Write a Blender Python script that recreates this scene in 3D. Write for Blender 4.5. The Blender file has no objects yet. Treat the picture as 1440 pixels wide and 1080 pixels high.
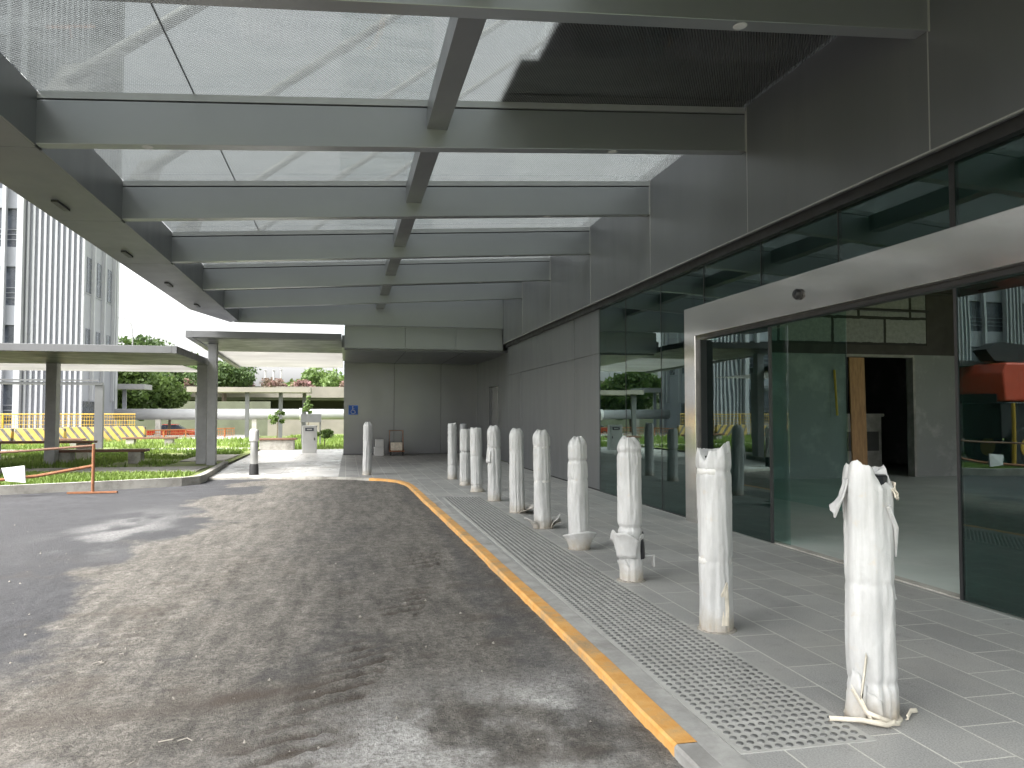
import bpy, math, random
import numpy as np
from mathutils import Vector, Matrix
R = math.radians
C = bpy.context.scene.collection
SC = bpy.context.scene
rnd = random.Random(7)

# ------------------------------------------------------------------ materials
def new_mat(name):
    m = bpy.data.materials.new(name); m.use_nodes = True
    nt = m.node_tree; nt.nodes.clear()
    out = nt.nodes.new('ShaderNodeOutputMaterial')
    return m, nt, out

def N(nt, t, **kw):
    n = nt.nodes.new(t)
    for k, v in kw.items():
        if hasattr(n, k): setattr(n, k, v)
        else: n.inputs[k.replace('_', ' ')].default_value = v
    return n

def ramp(nt, src, stops):
    r = nt.nodes.new('ShaderNodeValToRGB')
    e = r.color_ramp.elements
    while len(e) < len(stops): e.new(0.5)
    for i, (p, c) in enumerate(stops):
        e[i].position = p; e[i].color = (c[0], c[1], c[2], 1) if not isinstance(c, (int, float)) else (c, c, c, 1)
    nt.links.new(src, r.inputs[0])
    return r.outputs[0]

def mixc(nt, fac, a, b, mode='MIX'):
    m = nt.nodes.new('ShaderNodeMix'); m.data_type = 'RGBA'; m.blend_type = mode
    for s, v in ((m.inputs[0], fac), (m.inputs[6], a), (m.inputs[7], b)):
        if isinstance(v, (int, float)): s.default_value = v
        elif isinstance(v, tuple): s.default_value = (v[0], v[1], v[2], 1)
        else: nt.links.new(v, s)
    return m.outputs[2]

def noise(nt, scale, detail=4, rough=.55, vec=None, dist=0):
    n = nt.nodes.new('ShaderNodeTexNoise')
    n.inputs['Scale'].default_value = scale; n.inputs['Detail'].default_value = detail
    n.inputs['Roughness'].default_value = rough; n.inputs['Distortion'].default_value = dist
    if vec is not None: nt.links.new(vec, n.inputs['Vector'])
    return n.outputs['Fac']

def coords(nt, scale=(1, 1, 1), rot=(0, 0, 0), kind='Object'):
    tc = nt.nodes.new('ShaderNodeTexCoord'); mp = nt.nodes.new('ShaderNodeMapping')
    mp.inputs['Scale'].default_value = scale; mp.inputs['Rotation'].default_value = rot
    nt.links.new(tc.outputs[kind], mp.inputs[0])
    return mp.outputs[0]

def paint(name, col, rough=.5, metal=0., var=.15, scale=3., bump=.0, bscale=40., stretch=(1, 1, 1), rvar=.1, spec=.5, col2=None, clear=0, dirt=None):
    """principled with noise-varied colour, roughness and bump"""
    m, nt, out = new_mat(name)
    p = nt.nodes.new('ShaderNodeBsdfPrincipled')
    v = coords(nt, stretch)
    f = noise(nt, scale, 6, .6, v)
    c2 = col2 or tuple(c * (1 - var) for c in col)
    c1 = tuple(min(1, c * (1 + var)) for c in col) if not col2 else col
    base = ramp(nt, f, [(.3, c2), (.7, c1)])
    if dirt:
        f3 = noise(nt, dirt[1], 8, .7, v)
        t0, t1 = dirt[3] if len(dirt) > 3 else (.52, .72)
        msk = ramp(nt, f3, [(t0, 0), (t1, dirt[2])])
        base = mixc(nt, msk, base, dirt[0])
    nt.links.new(base, p.inputs['Base Color'])
    r = ramp(nt, noise(nt, scale * 2.3, 4, .6, v), [(.3, max(0, rough - rvar)), (.7, min(1, rough + rvar))])
    nt.links.new(r, p.inputs['Roughness'])
    p.inputs['Metallic'].default_value = metal
    p.inputs['Specular IOR Level'].default_value = spec
    if clear: p.inputs['Coat Weight'].default_value = clear
    if bump:
        b = nt.nodes.new('ShaderNodeBump'); b.inputs['Strength'].default_value = bump; b.inputs['Distance'].default_value = .01
        nt.links.new(noise(nt, bscale, 6, .65, v), b.inputs['Height']); nt.links.new(b.outputs[0], p.inputs['Normal'])
    nt.links.new(p.outputs[0], out.inputs[0])
    return m

def schlick(nt, e=5):
    lw = nt.nodes.new('ShaderNodeLayerWeight'); lw.inputs[0].default_value = .5
    pw = nt.nodes.new('ShaderNodeMath'); pw.operation = 'POWER'; pw.inputs[1].default_value = e
    nt.links.new(lw.outputs['Facing'], pw.inputs[0]); return pw.outputs[0]

def glass_mat(name, tint, refl0=.18, refl1=.95, gl=(.9, .95, .94)):
    m, nt, out = new_mat(name)
    tr = nt.nodes.new('ShaderNodeBsdfTransparent'); tr.inputs[0].default_value = (*tint, 1)
    g = nt.nodes.new('ShaderNodeBsdfGlossy'); g.inputs['Color'].default_value = (*gl, 1); g.inputs['Roughness'].default_value = 0.0
    mr = nt.nodes.new('ShaderNodeMapRange'); mr.inputs[3].default_value = refl0; mr.inputs[4].default_value = refl1
    nt.links.new(schlick(nt, 4), mr.inputs[0])
    b = nt.nodes.new('ShaderNodeBump'); b.inputs['Strength'].default_value = .02; b.inputs['Distance'].default_value = .05
    nt.links.new(noise(nt, 1.1, 1, .5, coords(nt)), b.inputs['Height']); nt.links.new(b.outputs[0], g.inputs['Normal'])
    mx = nt.nodes.new('ShaderNodeMixShader')
    nt.links.new(mr.outputs[0], mx.inputs[0]); nt.links.new(tr.outputs[0], mx.inputs[1]); nt.links.new(g.outputs[0], mx.inputs[2])
    nt.links.new(mx.outputs[0], out.inputs[0])
    return m

def frit_mat():
    m, nt, out = new_mat('fritted_glass')
    v = coords(nt, (42, 42, 42), (0, 0, R(30)))
    vo = nt.nodes.new('ShaderNodeTexVoronoi'); vo.inputs['Randomness'].default_value = .0; vo.inputs['Scale'].default_value = 1
    vo.voronoi_dimensions = '2D'
    nt.links.new(v, vo.inputs['Vector'])
    dots = ramp(nt, vo.outputs['Distance'], [(.30, .52), (.42, .09)])
    dust = ramp(nt, noise(nt, 1.3, 8, .72, coords(nt, (1, 2.2, 1)), .6), [(.40, 0), (.75, .45)])
    fac = mixc(nt, dust, dots, (.7, .7, .7))
    tr = nt.nodes.new('ShaderNodeBsdfTransparent'); tr.inputs[0].default_value = (.395, .412, .412, 1)
    tl = nt.nodes.new('ShaderNodeBsdfTranslucent'); tl.inputs[0].default_value = (.35, .362, .365, 1)
    df = nt.nodes.new('ShaderNodeBsdfDiffuse'); df.inputs[0].default_value = (.42, .43, .432, 1)
    m0 = nt.nodes.new('ShaderNodeMixShader'); m0.inputs[0].default_value = .3
    nt.links.new(tl.outputs[0], m0.inputs[1]); nt.links.new(df.outputs[0], m0.inputs[2])
    m1 = nt.nodes.new('ShaderNodeMixShader')
    nt.links.new(fac, m1.inputs[0]); nt.links.new(tr.outputs[0], m1.inputs[1]); nt.links.new(m0.outputs[0], m1.inputs[2])
    g = nt.nodes.new('ShaderNodeBsdfGlossy'); g.inputs['Roughness'].default_value = .02
    fr = nt.nodes.new('ShaderNodeMapRange'); fr.inputs[3].default_value = .03; fr.inputs[4].default_value = .75
    nt.links.new(schlick(nt), fr.inputs[0])
    m2 = nt.nodes.new('ShaderNodeMixShader')
    nt.links.new(fr.outputs[0], m2.inputs[0]); nt.links.new(m1.outputs[0], m2.inputs[1]); nt.links.new(g.outputs[0], m2.inputs[2])
    nt.links.new(m2.outputs[0], out.inputs[0])
    return m

def tile_mat():
    m, nt, out = new_mat('granite_paving')
    p = nt.nodes.new('ShaderNodeBsdfPrincipled')
    v = coords(nt, (1, 1, 1), (0, 0, R(90)))
    br = nt.nodes.new('ShaderNodeTexBrick')
    br.inputs['Scale'].default_value = 1; br.inputs['Brick Width'].default_value = .6; br.inputs['Row Height'].default_value = .3
    br.inputs['Mortar Size'].default_value = .0045; br.inputs['Mortar Smooth'].default_value = .2; br.inputs['Bias'].default_value = 0
    br.offset = .5
    br.inputs['Color1'].default_value = (.26, .258, .252, 1); br.inputs['Color2'].default_value = (.325, .322, .312, 1)
    br.inputs['Mortar'].default_value = (.56, .55, .505, 1)
    nt.links.new(v, br.inputs['Vector'])
    sp = ramp(nt, noise(nt, 130, 3, .7, v), [(.3, .62), (.7, 1.3)])
    c = mixc(nt, 1.0, br.outputs['Color'], sp, 'MULTIPLY')
    cl = ramp(nt, noise(nt, 1.1, 9, .68, v, .5), [(.45, 0), (.78, .55)])
    c = mixc(nt, cl, c, (.38, .365, .335))
    st = ramp(nt, noise(nt, 5, 9, .75, v), [(.58, 0), (.75, .45)])
    c = mixc(nt, st, c, (.11, .105, .10))
    nt.links.new(c, p.inputs['Base Color'])
    nt.links.new(ramp(nt, noise(nt, 2.5, 6, .6, v), [(.3, .42), (.7, .68)]), p.inputs['Roughness'])
    b = nt.nodes.new('ShaderNodeBump'); b.inputs['Strength'].default_value = .35; b.inputs['Distance'].default_value = .004
    h = mixc(nt, .5, ramp(nt, br.outputs['Fac'], [(0, 1), (1, 0)]), noise(nt, 90, 4, .6, v))
    nt.links.new(h, b.inputs['Height']); nt.links.new(b.outputs[0], p.inputs['Normal'])
    nt.links.new(p.outputs[0], out.inputs[0])
    return m

def plaza_mat():
    m, nt, out = new_mat('pale_plaza_slabs')
    p = nt.nodes.new('ShaderNodeBsdfPrincipled'); v = coords(nt)
    br = nt.nodes.new('ShaderNodeTexBrick'); br.inputs['Scale'].default_value = 1; br.inputs['Brick Width'].default_value = 1.5; br.inputs['Row Height'].default_value = 1.5
    br.offset = 0; br.inputs['Mortar Size'].default_value = .008
    br.inputs['Color1'].default_value = (.48, .47, .45, 1); br.inputs['Color2'].default_value = (.54, .53, .51, 1); br.inputs['Mortar'].default_value = (.32, .31, .29, 1)
    nt.links.new(v, br.inputs['Vector'])
    c = mixc(nt, ramp(nt, noise(nt, 1.2, 9, .7, v, .4), [(.45, 0), (.75, .6)]), br.outputs[0], (.40, .39, .365))
    nt.links.new(c, p.inputs['Base Color']); nt.links.new(ramp(nt, noise(nt, 1.5, 5, .6, v), [(.35, .2), (.65, .6)]), p.inputs['Roughness'])
    nt.links.new(p.outputs[0], out.inputs[0])
    return m

def road_mat():
    m, nt, out = new_mat('dusty_asphalt')
    p = nt.nodes.new('ShaderNodeBsdfPrincipled')
    v = coords(nt)
    a = lambda n: N(nt, 'ShaderNodeAttribute', attribute_name=n).outputs['Fac']
    grain = noise(nt, 95, 4, .75, v)
    mid = noise(nt, 9, 8, .7, v, .4)
    asph = ramp(nt, grain, [(.3, (.028, .028, .031)), (.55, (.062, .062, .066)), (.8, (.13, .13, .13))])
    greyd = ramp(nt, mid, [(.3, (.042, .042, .047)), (.7, (.082, .082, .088))])
    greyd = mixc(nt, 1.0, greyd, ramp(nt, grain, [(.3, .5), (.7, 1.5)]), 'MULTIPLY')
    greyd = mixc(nt, 1.0, greyd, ramp(nt, noise(nt, 1.6, 8, .7, v, .6), [(.35, .6), (.65, 1.25)]), 'MULTIPLY')
    asph = mixc(nt, a('pale'), asph, greyd)
    d1 = ramp(nt, mid, [(.25, (.092, .083, .072)), (.5, (.150, .138, .121)), (.75, (.225, .21, .187))])
    d1 = mixc(nt, 1.0, d1, ramp(nt, grain, [(.28, .40), (.72, 1.55)]), 'MULTIPLY')
    grit = ramp(nt, noise(nt, 34, 5, .8, v, .3), [(.34, .45), (.5, 1.0), (.68, 1.5)])
    d1 = mixc(nt, 1.0, d1, grit, 'MULTIPLY')
    strk = ramp(nt, noise(nt, 2.2, 7, .72, coords(nt, (3.2, .55, 1), (0, 0, R(-14)))), [(.36, .62), (.6, 1.15)])
    d1 = mixc(nt, 1.0, d1, strk, 'MULTIPLY')
    md = nt.nodes.new('ShaderNodeMath'); md.operation = 'MULTIPLY_ADD'; md.use_clamp = True
    nt.links.new(ramp(nt, mid, [(.3, 0), (.7, 1)]), md.inputs[0]); md.inputs[1].default_value = .5
    sub = nt.nodes.new('ShaderNodeMath'); sub.operation = 'MULTIPLY_ADD'; nt.links.new(a('dust'), sub.inputs[0]); sub.inputs[1].default_value = 1.5; sub.inputs[2].default_value = -.5
    nt.links.new(sub.outputs[0], md.inputs[2])
    c = mixc(nt, md.outputs[0], asph, d1)
    gm = nt.nodes.new('ShaderNodeMath'); gm.operation = 'MULTIPLY'; gm.use_clamp = True
    nt.links.new(a('cement'), gm.inputs[0]); nt.links.new(ramp(nt, noise(nt, 38, 6, .8, v), [(.36, .15), (.6, 1)]), gm.inputs[1])
    c = mixc(nt, gm.outputs[0], c, (.58, .57, .55))
    c = mixc(nt, a('mud'), c, (.075, .06, .047))
    fl = ramp(nt, noise(nt, 55, 2, .5, v), [(.78, 0), (.82, .8)])
    c = mixc(nt, fl, c, (.42, .40, .36))
    nt.links.new(c, p.inputs['Base Color'])
    p.inputs['Roughness'].default_value = .82
    b = nt.nodes.new('ShaderNodeBump'); b.inputs['Strength'].default_value = 1.; b.inputs['Distance'].default_value = .028
    nt.links.new(mixc(nt, .4, grain, noise(nt, 28, 7, .75, v)), b.inputs['Height']); nt.links.new(b.outputs[0], p.inputs['Normal'])
    nt.links.new(p.outputs[0], out.inputs[0])
    return m

def leaf_mat(name, a, b):
    m, nt, out = new_mat(name)
    p = nt.nodes.new('ShaderNodeBsdfPrincipled'); p.inputs['Roughness'].default_value = .6
    at = N(nt, 'ShaderNodeAttribute', attribute_name='tone')
    c = ramp(nt, at.outputs['Fac'], [(0, a), (1, b)])
    nt.links.new(c, p.inputs['Base Color'])
    t = nt.nodes.new('ShaderNodeBsdfTranslucent'); nt.links.new(c, t.inputs[0])
    mx = nt.nodes.new('ShaderNodeMixShader'); mx.inputs[0].default_value = .3
    nt.links.new(p.outputs[0], mx.inputs[1]); nt.links.new(t.outputs[0], mx.inputs[2]); nt.links.new(mx.outputs[0], out.inputs[0])
    return m

def stripe_mat():
    m, nt, out = new_mat('striped_barrier')
    p = nt.nodes.new('ShaderNodeBsdfPrincipled'); p.inputs['Roughness'].default_value = .5
    v = coords(nt, (1, 1, 1), (0, R(40), 0))
    w = nt.nodes.new('ShaderNodeTexWave'); w.wave_type = 'BANDS'; w.bands_direction = 'X'; w.inputs['Scale'].default_value = 1.05
    nt.links.new(v, w.inputs['Vector'])
    c = ramp(nt, w.outputs['Fac'], [(.30, (.045, .042, .035)), (.36, (.34, .215, .02))])
    c = mixc(nt, ramp(nt, noise(nt, 6, 6, .7, v), [(.48, 0), (.74, .5)]), c, (.26, .22, .15))
    nt.links.new(c, p.inputs['Base Color']); nt.links.new(p.outputs[0], out.inputs[0])
    return m

def block_mat():
    m, nt, out = new_mat('lightweight_blocks')
    p = nt.nodes.new('ShaderNodeBsdfPrincipled'); p.inputs['Roughness'].default_value = .9
    v = coords(nt, (1, 1, 1), (R(90), 0, 0))
    nz = nt.nodes.new('ShaderNodeTexNoise'); nz.inputs['Scale'].default_value = 5; nz.inputs['Detail'].default_value = 6
    nt.links.new(v, nz.inputs['Vector'])
    vm = nt.nodes.new('ShaderNodeVectorMath'); vm.operation = 'MULTIPLY_ADD'; vm.inputs[1].default_value = (.05, .05, .05)
    nt.links.new(nz.outputs['Color'], vm.inputs[0]); nt.links.new(v, vm.inputs[2])
    br = nt.nodes.new('ShaderNodeTexBrick'); br.inputs['Scale'].default_value = 1; br.inputs['Brick Width'].default_value = 1.32; br.inputs['Row Height'].default_value = .59
    br.inputs['Mortar Size'].default_value = .035; br.inputs['Mortar Smooth'].default_value = .1
    br.inputs['Color1'].default_value = (.27, .275, .275, 1); br.inputs['Color2'].default_value = (.22, .225, .225, 1); br.inputs['Mortar'].default_value = (.03, .03, .03, 1)
    nt.links.new(vm.outputs[0], br.inputs['Vector'])
    c = mixc(nt, 1., br.outputs[0], ramp(nt, noise(nt, 12, 6, .7, v), [(.3, .75), (.7, 1.15)]), 'MULTIPLY')
    nt.links.new(c, p.inputs['Base Color']); nt.links.new(p.outputs[0], out.inputs[0])
    return m

M = {}
M['clad'] = paint('dark_grey_cladding', (.150, .156, .162), .33, .45, .05, 1.4, .008, 1.6, (1, 1, .14), .04, dirt=((.20, .20, .197), 2.2, .35))
M['soffit'] = paint('soffit_cladding', (.126, .130, .136), .38, .35, .04, .8, .01, 3, rvar=.04)
M['alu'] = paint('satin_aluminium', (.305, .318, .33), .32, .7, .03, .8, .0, 3, (1, .3, 1), .03)
M['aludk'] = paint('dark_reveal', (.015, .015, .016), .6)
M['bar'] = paint('glazing_bar', (.36, .37, .37), .4, .5, .06)
M['trim'] = paint('pale_joint_trim', (.38, .38, .37), .4, .4, .1)
M['steel'] = paint('brushed_stainless', (.84, .81, .77), .13, .95, .02, .6, .0, 1.1, (1, 1, 2.5), .03)
M['soffitdk'] = paint('dark_walkway_soffit', (.088, .091, .098), .45, .3, .05, 1)
M['edge'] = paint('grey_roof_edge', (.125, .127, .13), .5, .3, .08, 2)
M['galv'] = paint('galvanised_rod', (.36, .35, .32), .6, .2, .12, 3)
M['post'] = paint('grey_post_paint', (.29, .29, .295), .5, .2, .12, 4)
M['roofw'] = paint('pale_soffit', (.50, .49, .47), .5, .1, .1, 2)
def translucent(name, col):
    m, nt, out = new_mat(name)
    t = nt.nodes.new('ShaderNodeBsdfTranslucent'); d = nt.nodes.new('ShaderNodeBsdfDiffuse'); x = nt.nodes.new('ShaderNodeMixShader')
    c = ramp(nt, noise(nt, .6, 6, .6, coords(nt)), [(.3, tuple(q * .8 for q in col)), (.7, col)])
    nt.links.new(c, t.inputs[0]); nt.links.new(c, d.inputs[0]); x.inputs[0].default_value = .35
    nt.links.new(t.outputs[0], x.inputs[1]); nt.links.new(d.outputs[0], x.inputs[2]); nt.links.new(x.outputs[0], out.inputs[0])
    return m
M['sheetroof'] = translucent('translucent_roof_sheet', (.60, .59, .57))
M['glass'] = glass_mat('tinted_facade_glass', (.24, .35, .335), .10, .95, (.72, .86, .84))
M['clear'] = glass_mat('door_glass', (.80, .89, .87), .04, .7)
M['clear2'] = glass_mat('green_inner_glass', (.80, .92, .90), .025, .5)
M['winglass'] = glass_mat('window_glass', (.10, .12, .15), .2, .9)
M['frit'] = frit_mat()
M['black'] = paint('black_metal', (.015, .015, .016), .45)
M['rubber'] = paint('black_rubber', (.02, .02, .02), .8)
M['sheet'] = paint('dark_weathered_board', (.030, .029, .027), .85, 0, .5, 2.5, .2, 8, (1, 5, 1))
M['tile'] = tile_mat()
M['road'] = road_mat()
M['plaza'] = plaza_mat()
M['border'] = paint('concrete_edging', (.34, .335, .32), .75, 0, .2, 5, .2, 60, dirt=((.18, .17, .16), 2.2, .7, (.46, .66)))
M['kerb'] = paint('worn_yellow_kerb', (.66, .38, .13), .7, 0, .3, 9, .45, 40, col2=(.54, .26, .06), dirt=((.30, .22, .13), 4.5, .9, (.47, .66)))
M['conc'] = paint('stained_concrete', (.38, .365, .33), .85, 0, .2, 2.5, .3, 30, dirt=((.15, .14, .12), 1.9, .75, (.46, .66)))
M['cement'] = paint('interior_cement_floor', (.42, .46, .435), .55, 0, .12, .8, .1, 20, dirt=((.55, .55, .53), 1.2, .6))
M['tact'] = paint('tactile_base', (.38, .375, .355), .7, 0, .18, 6, .2, 60, dirt=((.22, .21, .19), 3, .6))
M['stud'] = paint('tactile_stud_metal', (.18, .18, .176), .45, .5, .3, 20)
M['foam'] = None
M['grass'] = leaf_mat('grass_blades', (.10, .17, .025), (.27, .36, .08))
M['soil'] = paint('grass_ground', (.17, .21, .06), .95, 0, .3, 2, .4, 14, dirt=((.20, .17, .11), 1.3, .8))
M['brown'] = paint('red_brown_timber', (.16, .082, .05), .7, 0, .3, 6, .1, 30, (1, 6, 6))
M['rust'] = paint('rusty_orange_tube', (.24, .10, .045), .75, .1, .3, 12)
M['white'] = paint('white_paint', (.50, .50, .49), .5, 0, .08, 3, dirt=((.45, .43, .4), 3, .5))
M['fin'] = paint('pale_facade', (.235, .245, .28), .6, 0, .08, .3)
M['offwhite'] = paint('offwhite_paint', (.45, .45, .44), .5, 0, .06, 2)
M['finw'] = paint('white_fin', (.33, .34, .365), .55, 0, .06, .5)
M['fac'] = paint('grey_facade', (.16, .17, .2), .7, 0, .1, .4)
M['win'] = paint('dark_window', (.05, .058, .075), .25, 0, .3, 1)
M['yellow'] = paint('yellow_fence_paint', (.50, .31, .03), .6, 0, .15, 4)
M['orange'] = paint('orange_net', (.36, .13, .04), .7, 0, .15, 4)
M['stripe'] = stripe_mat()
M['red'] = paint('red_car_paint', (.55, .03, .02), .25, 0, .06, 2, clear=.6)
M['vermil'] = paint('orange_red_machine', (.66, .075, .025), .45, 0, .12, 3, dirt=((.3, .12, .08), 3, .5))
M['blue'] = paint('blue_sign', (.01, .08, .35), .4)
M['viad'] = paint('cream_parapet', (.24, .222, .19), .85, 0, .15, .5, dirt=((.28, .26, .21), .35, .7))
M['wallgreen'] = paint('shaded_green_wall', (.13, .14, .10), .9, 0, .25, .4)  # grey-green concrete, with the shadow under the flyover put into its colour
M['bark'] = paint('bark', (.11, .085, .06), .9, 0, .3, 5, .4, 20)
M['leafA'] = leaf_mat('foliage_mid', (.045, .085, .018), (.16, .24, .06))
M['leafB'] = leaf_mat('foliage_dark', (.028, .058, .018), (.10, .16, .04))
M['leafP'] = leaf_mat('foliage_pink', (.12, .13, .05), (.36, .19, .20))
M['block'] = block_mat()
M['board'] = paint('plasterboard', (.185, .195, .19), .8, 0, .07, .8, dirt=((.42, .42, .40), 1.5, .5))
M['brownwall'] = paint('brown_wall', (.05, .045, .042), .9, 0, .2, 2)
M['ply'] = paint('plywood', (.30, .17, .075), .75, 0, .3, 5, .1, 20, (4, 4, .6), dirt=((.2, .1, .05), 3, .7))
M['darkint'] = paint('dark_interior', (.05, .05, .05), .9, 0, .2, 1)
M['dusty'] = paint('dusty_panel', (.22, .215, .20), .8, 0, .3, 4)
M['ceil'] = paint('concrete_ceiling', (.30, .30, .29), .9, 0, .2, 1)
M['upper'] = paint('pale_upper_cladding', (.55, .57, .58), .5, .1, .06, .6)
M['towerwin'] = paint('distant_tower_windows', (.30, .345, .39), .5, 0, .06, .1)
M['pipe'] = paint('pale_pipe_paint', (.27, .275, .28), .5, 0, .1, 1)
M['tower'] = paint('distant_tower', (.42, .46, .50), .7, 0, .06, .1)
M['strap'] = paint('dirty_foam_strip', (.58, .53, .44), .8, 0, .25, 12)
M['tape'] = paint('clear_tape', (.62, .61, .58), .25, 0, .1, 10)
M['core'] = paint('bollard_core', (.02, .02, .024), .35, .3)
M['dirtpile'] = paint('gravel_bits', (.25, .23, .2), .9, 0, .4, 20)

def foam_mat():
    m, nt, out = new_mat('white_foam_wrap')
    p = nt.nodes.new('ShaderNodeBsdfPrincipled'); v = coords(nt)
    vs = coords(nt, (26, 26, 2.2))
    f = noise(nt, 2.2, 7, .65, coords(nt, (3, 3, 1.2)))
    c = ramp(nt, f, [(.3, (.41, .41, .405)), (.65, (.57, .57, .56))])
    zg = N(nt, 'ShaderNodeSeparateXYZ'); nt.links.new(v, zg.inputs[0])
    ad = nt.nodes.new('ShaderNodeMath'); ad.operation = 'MULTIPLY_ADD'; ad.inputs[1].default_value = -.30; ad2 = nt.nodes.new('ShaderNodeMath'); ad2.operation = 'ADD'; ad2.inputs[1].default_value = .3; nt.links.new(ad.outputs[0], ad2.inputs[0])
    nt.links.new(noise(nt, 9, 7, .75, v), ad.inputs[0]); nt.links.new(zg.outputs[2], ad.inputs[2])
    dm = ramp(nt, ad2.outputs[0], [(.13, .9), (.31, 0)])           # scuffed soil splashed on the foot
    c = mixc(nt, dm, c, (.31, .25, .17))
    stk = ramp(nt, noise(nt, 1.4, 5, .65, vs), [(.42, 0), (.68, .55)])
    c = mixc(nt, stk, c, (.42, .415, .40))
    spk = ramp(nt, noise(nt, 13, 6, .72, v), [(.60, 0), (.70, .6)])
    c = mixc(nt, spk, c, (.50, .45, .38))
    nt.links.new(c, p.inputs['Base Color']); p.inputs['Roughness'].default_value = .42; p.inputs['Coat Weight'].default_value = .15; p.inputs['Coat Roughness'].default_value = .25
    p.inputs['Subsurface Weight'].default_value = .15; p.inputs['Subsurface Radius'].default_value = (.01, .01, .01)
    b = nt.nodes.new('ShaderNodeBump'); b.inputs['Strength'].default_value = .55; b.inputs['Distance'].default_value = .012
    h = mixc(nt, .5, noise(nt, 1.0, 5, .6, vs), noise(nt, 14, 6, .6, v, 1.2))
    nt.links.new(h, b.inputs['Height']); nt.links.new(b.outputs[0], p.inputs['Normal'])
    nt.links.new(p.outputs[0], out.inputs[0])
    return m
M['foam'] = foam_mat()

# ------------------------------------------------------------------ mesh building
class MB:
    def __init__(s): s.v = []; s.f = []
    def add(s, vs, fs):
        k = len(s.v); s.v += [tuple(a) for a in vs]; s.f += [tuple(i + k for i in f) for f in fs]; return s
    def box(s, x0, x1, y0, y1, z0, z1):
        return s.add([(x0, y0, z0), (x1, y0, z0), (x1, y1, z0), (x0, y1, z0), (x0, y0, z1), (x1, y0, z1), (x1, y1, z1), (x0, y1, z1)],
                     [(3, 2, 1, 0), (4, 5, 6, 7), (0, 1, 5, 4), (1, 2, 6, 5), (2, 3, 7, 6), (3, 0, 4, 7)])
    def prism(s, poly, a, b, axis='y'):
        """closed polygon extruded between a and b along axis; poly is (x,z) for y, (y,z) for x, (x,y) for z"""
        n = len(poly)
        mk = {'y': lambda p, t: (p[0], t, p[1]), 'x': lambda p, t: (t, p[0], p[1]), 'z': lambda p, t: (p[0], p[1], t)}[axis]
        vs = [mk(p, a) for p in poly] + [mk(p, b) for p in poly]
        fs = [tuple(range(n)), tuple(range(2 * n - 1, n - 1, -1))] + [(i + n, (i + 1) % n + n, (i + 1) % n, i) for i in range(n)]
        return s.add(vs, fs)
    def hexa(s, lo, hi):
        return s.add(list(lo) + list(hi), [(3, 2, 1, 0), (4, 5, 6, 7), (0, 1, 5, 4), (1, 2, 6, 5), (2, 3, 7, 6), (3, 0, 4, 7)])
    def tube(s, pts, r, n=10, cap=True):
        pts = [Vector(p) for p in pts]; rs = r if isinstance(r, (list, tuple)) else [r] * len(pts)
        vs = []; up = Vector((0, 0, 1))
        for i, p in enumerate(pts):
            d = (pts[min(i + 1, len(pts) - 1)] - pts[max(i - 1, 0)]).normalized()
            u = up if abs(d.z) < .95 else Vector((1, 0, 0))
            a = d.cross(u).normalized(); b = a.cross(d)
            for k in range(n):
                t = 2 * math.pi * k / n; vs.append(p + (a * math.cos(t) + b * math.sin(t)) * rs[i])
        fs = [(i * n + k, i * n + (k + 1) % n, (i + 1) * n + (k + 1) % n, (i + 1) * n + k) for i in range(len(pts) - 1) for k in range(n)]
        if cap: fs += [tuple(range(n - 1, -1, -1)), tuple(range((len(pts) - 1) * n, len(pts) * n))]
        return s.add(vs, fs)
    def lathe(s, prof, c=(0, 0, 0), n=20, axis='z'):
        vs = []
        for r, z in prof:
            for k in range(n):
                t = 2 * math.pi * k / n
                p = (r * math.cos(t), r * math.sin(t), z)
                if axis == 'y': p = (p[0], z, p[1])
                if axis == 'x': p = (z, p[0], p[1])
                vs.append((p[0] + c[0], p[1] + c[1], p[2] + c[2]))
        m = len(prof)
        fs = [(i * n + k, i * n + (k + 1) % n, (i + 1) * n + (k + 1) % n, (i + 1) * n + k) for i in range(m - 1) for k in range(n)]
        fs += [tuple(range(n - 1, -1, -1)), tuple(range((m - 1) * n, m * n))]
        return s.add(vs, fs)
    def grid(s, pts):
        """pts[i][j]"""
        ni, nj = len(pts), len(pts[0])
        return s.add([p for row in pts for p in row], [(i * nj + j, i * nj + j + 1, (i + 1) * nj + j + 1, (i + 1) * nj + j) for i in range(ni - 1) for j in range(nj - 1)])
    def build(s, name, mat, parent=None, bevel=0, smooth=False, solid=0, fix=True, origin=None):
        me = bpy.data.meshes.new(name)
        if parent is not None:
            o = Vector((0, 0, 0)); p = parent
            while p is not None: o += p.location; p = p.parent
        elif origin is not None: o = Vector(origin)
        else:
            xs = [v[0] for v in s.v]; ys = [v[1] for v in s.v]; zs = [v[2] for v in s.v]
            o = Vector(((min(xs) + max(xs)) / 2, (min(ys) + max(ys)) / 2, min(zs)))
        me.from_pydata([(v[0] - o.x, v[1] - o.y, v[2] - o.z) for v in s.v], [], s.f)
        if fix:
            import bmesh
            b = bmesh.new(); b.from_mesh(me); bmesh.ops.recalc_face_normals(b, faces=b.faces); b.to_mesh(me); b.free()
        me.materials.append(mat)
        if smooth:
            me.polygons.foreach_set('use_smooth', [True] * len(me.polygons))
        ob = bpy.data.objects.new(name, me); C.objects.link(ob)
        if parent is not None: ob.parent = parent
        else: ob.location = o
        if solid:
            m = ob.modifiers.new('Solidify', 'SOLIDIFY'); m.thickness = solid; m.offset = 0
        if bevel:
            m = ob.modifiers.new('Bevel', 'BEVEL'); m.width = bevel; m.segments = 2; m.limit_method = 'ANGLE'
        return ob

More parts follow.
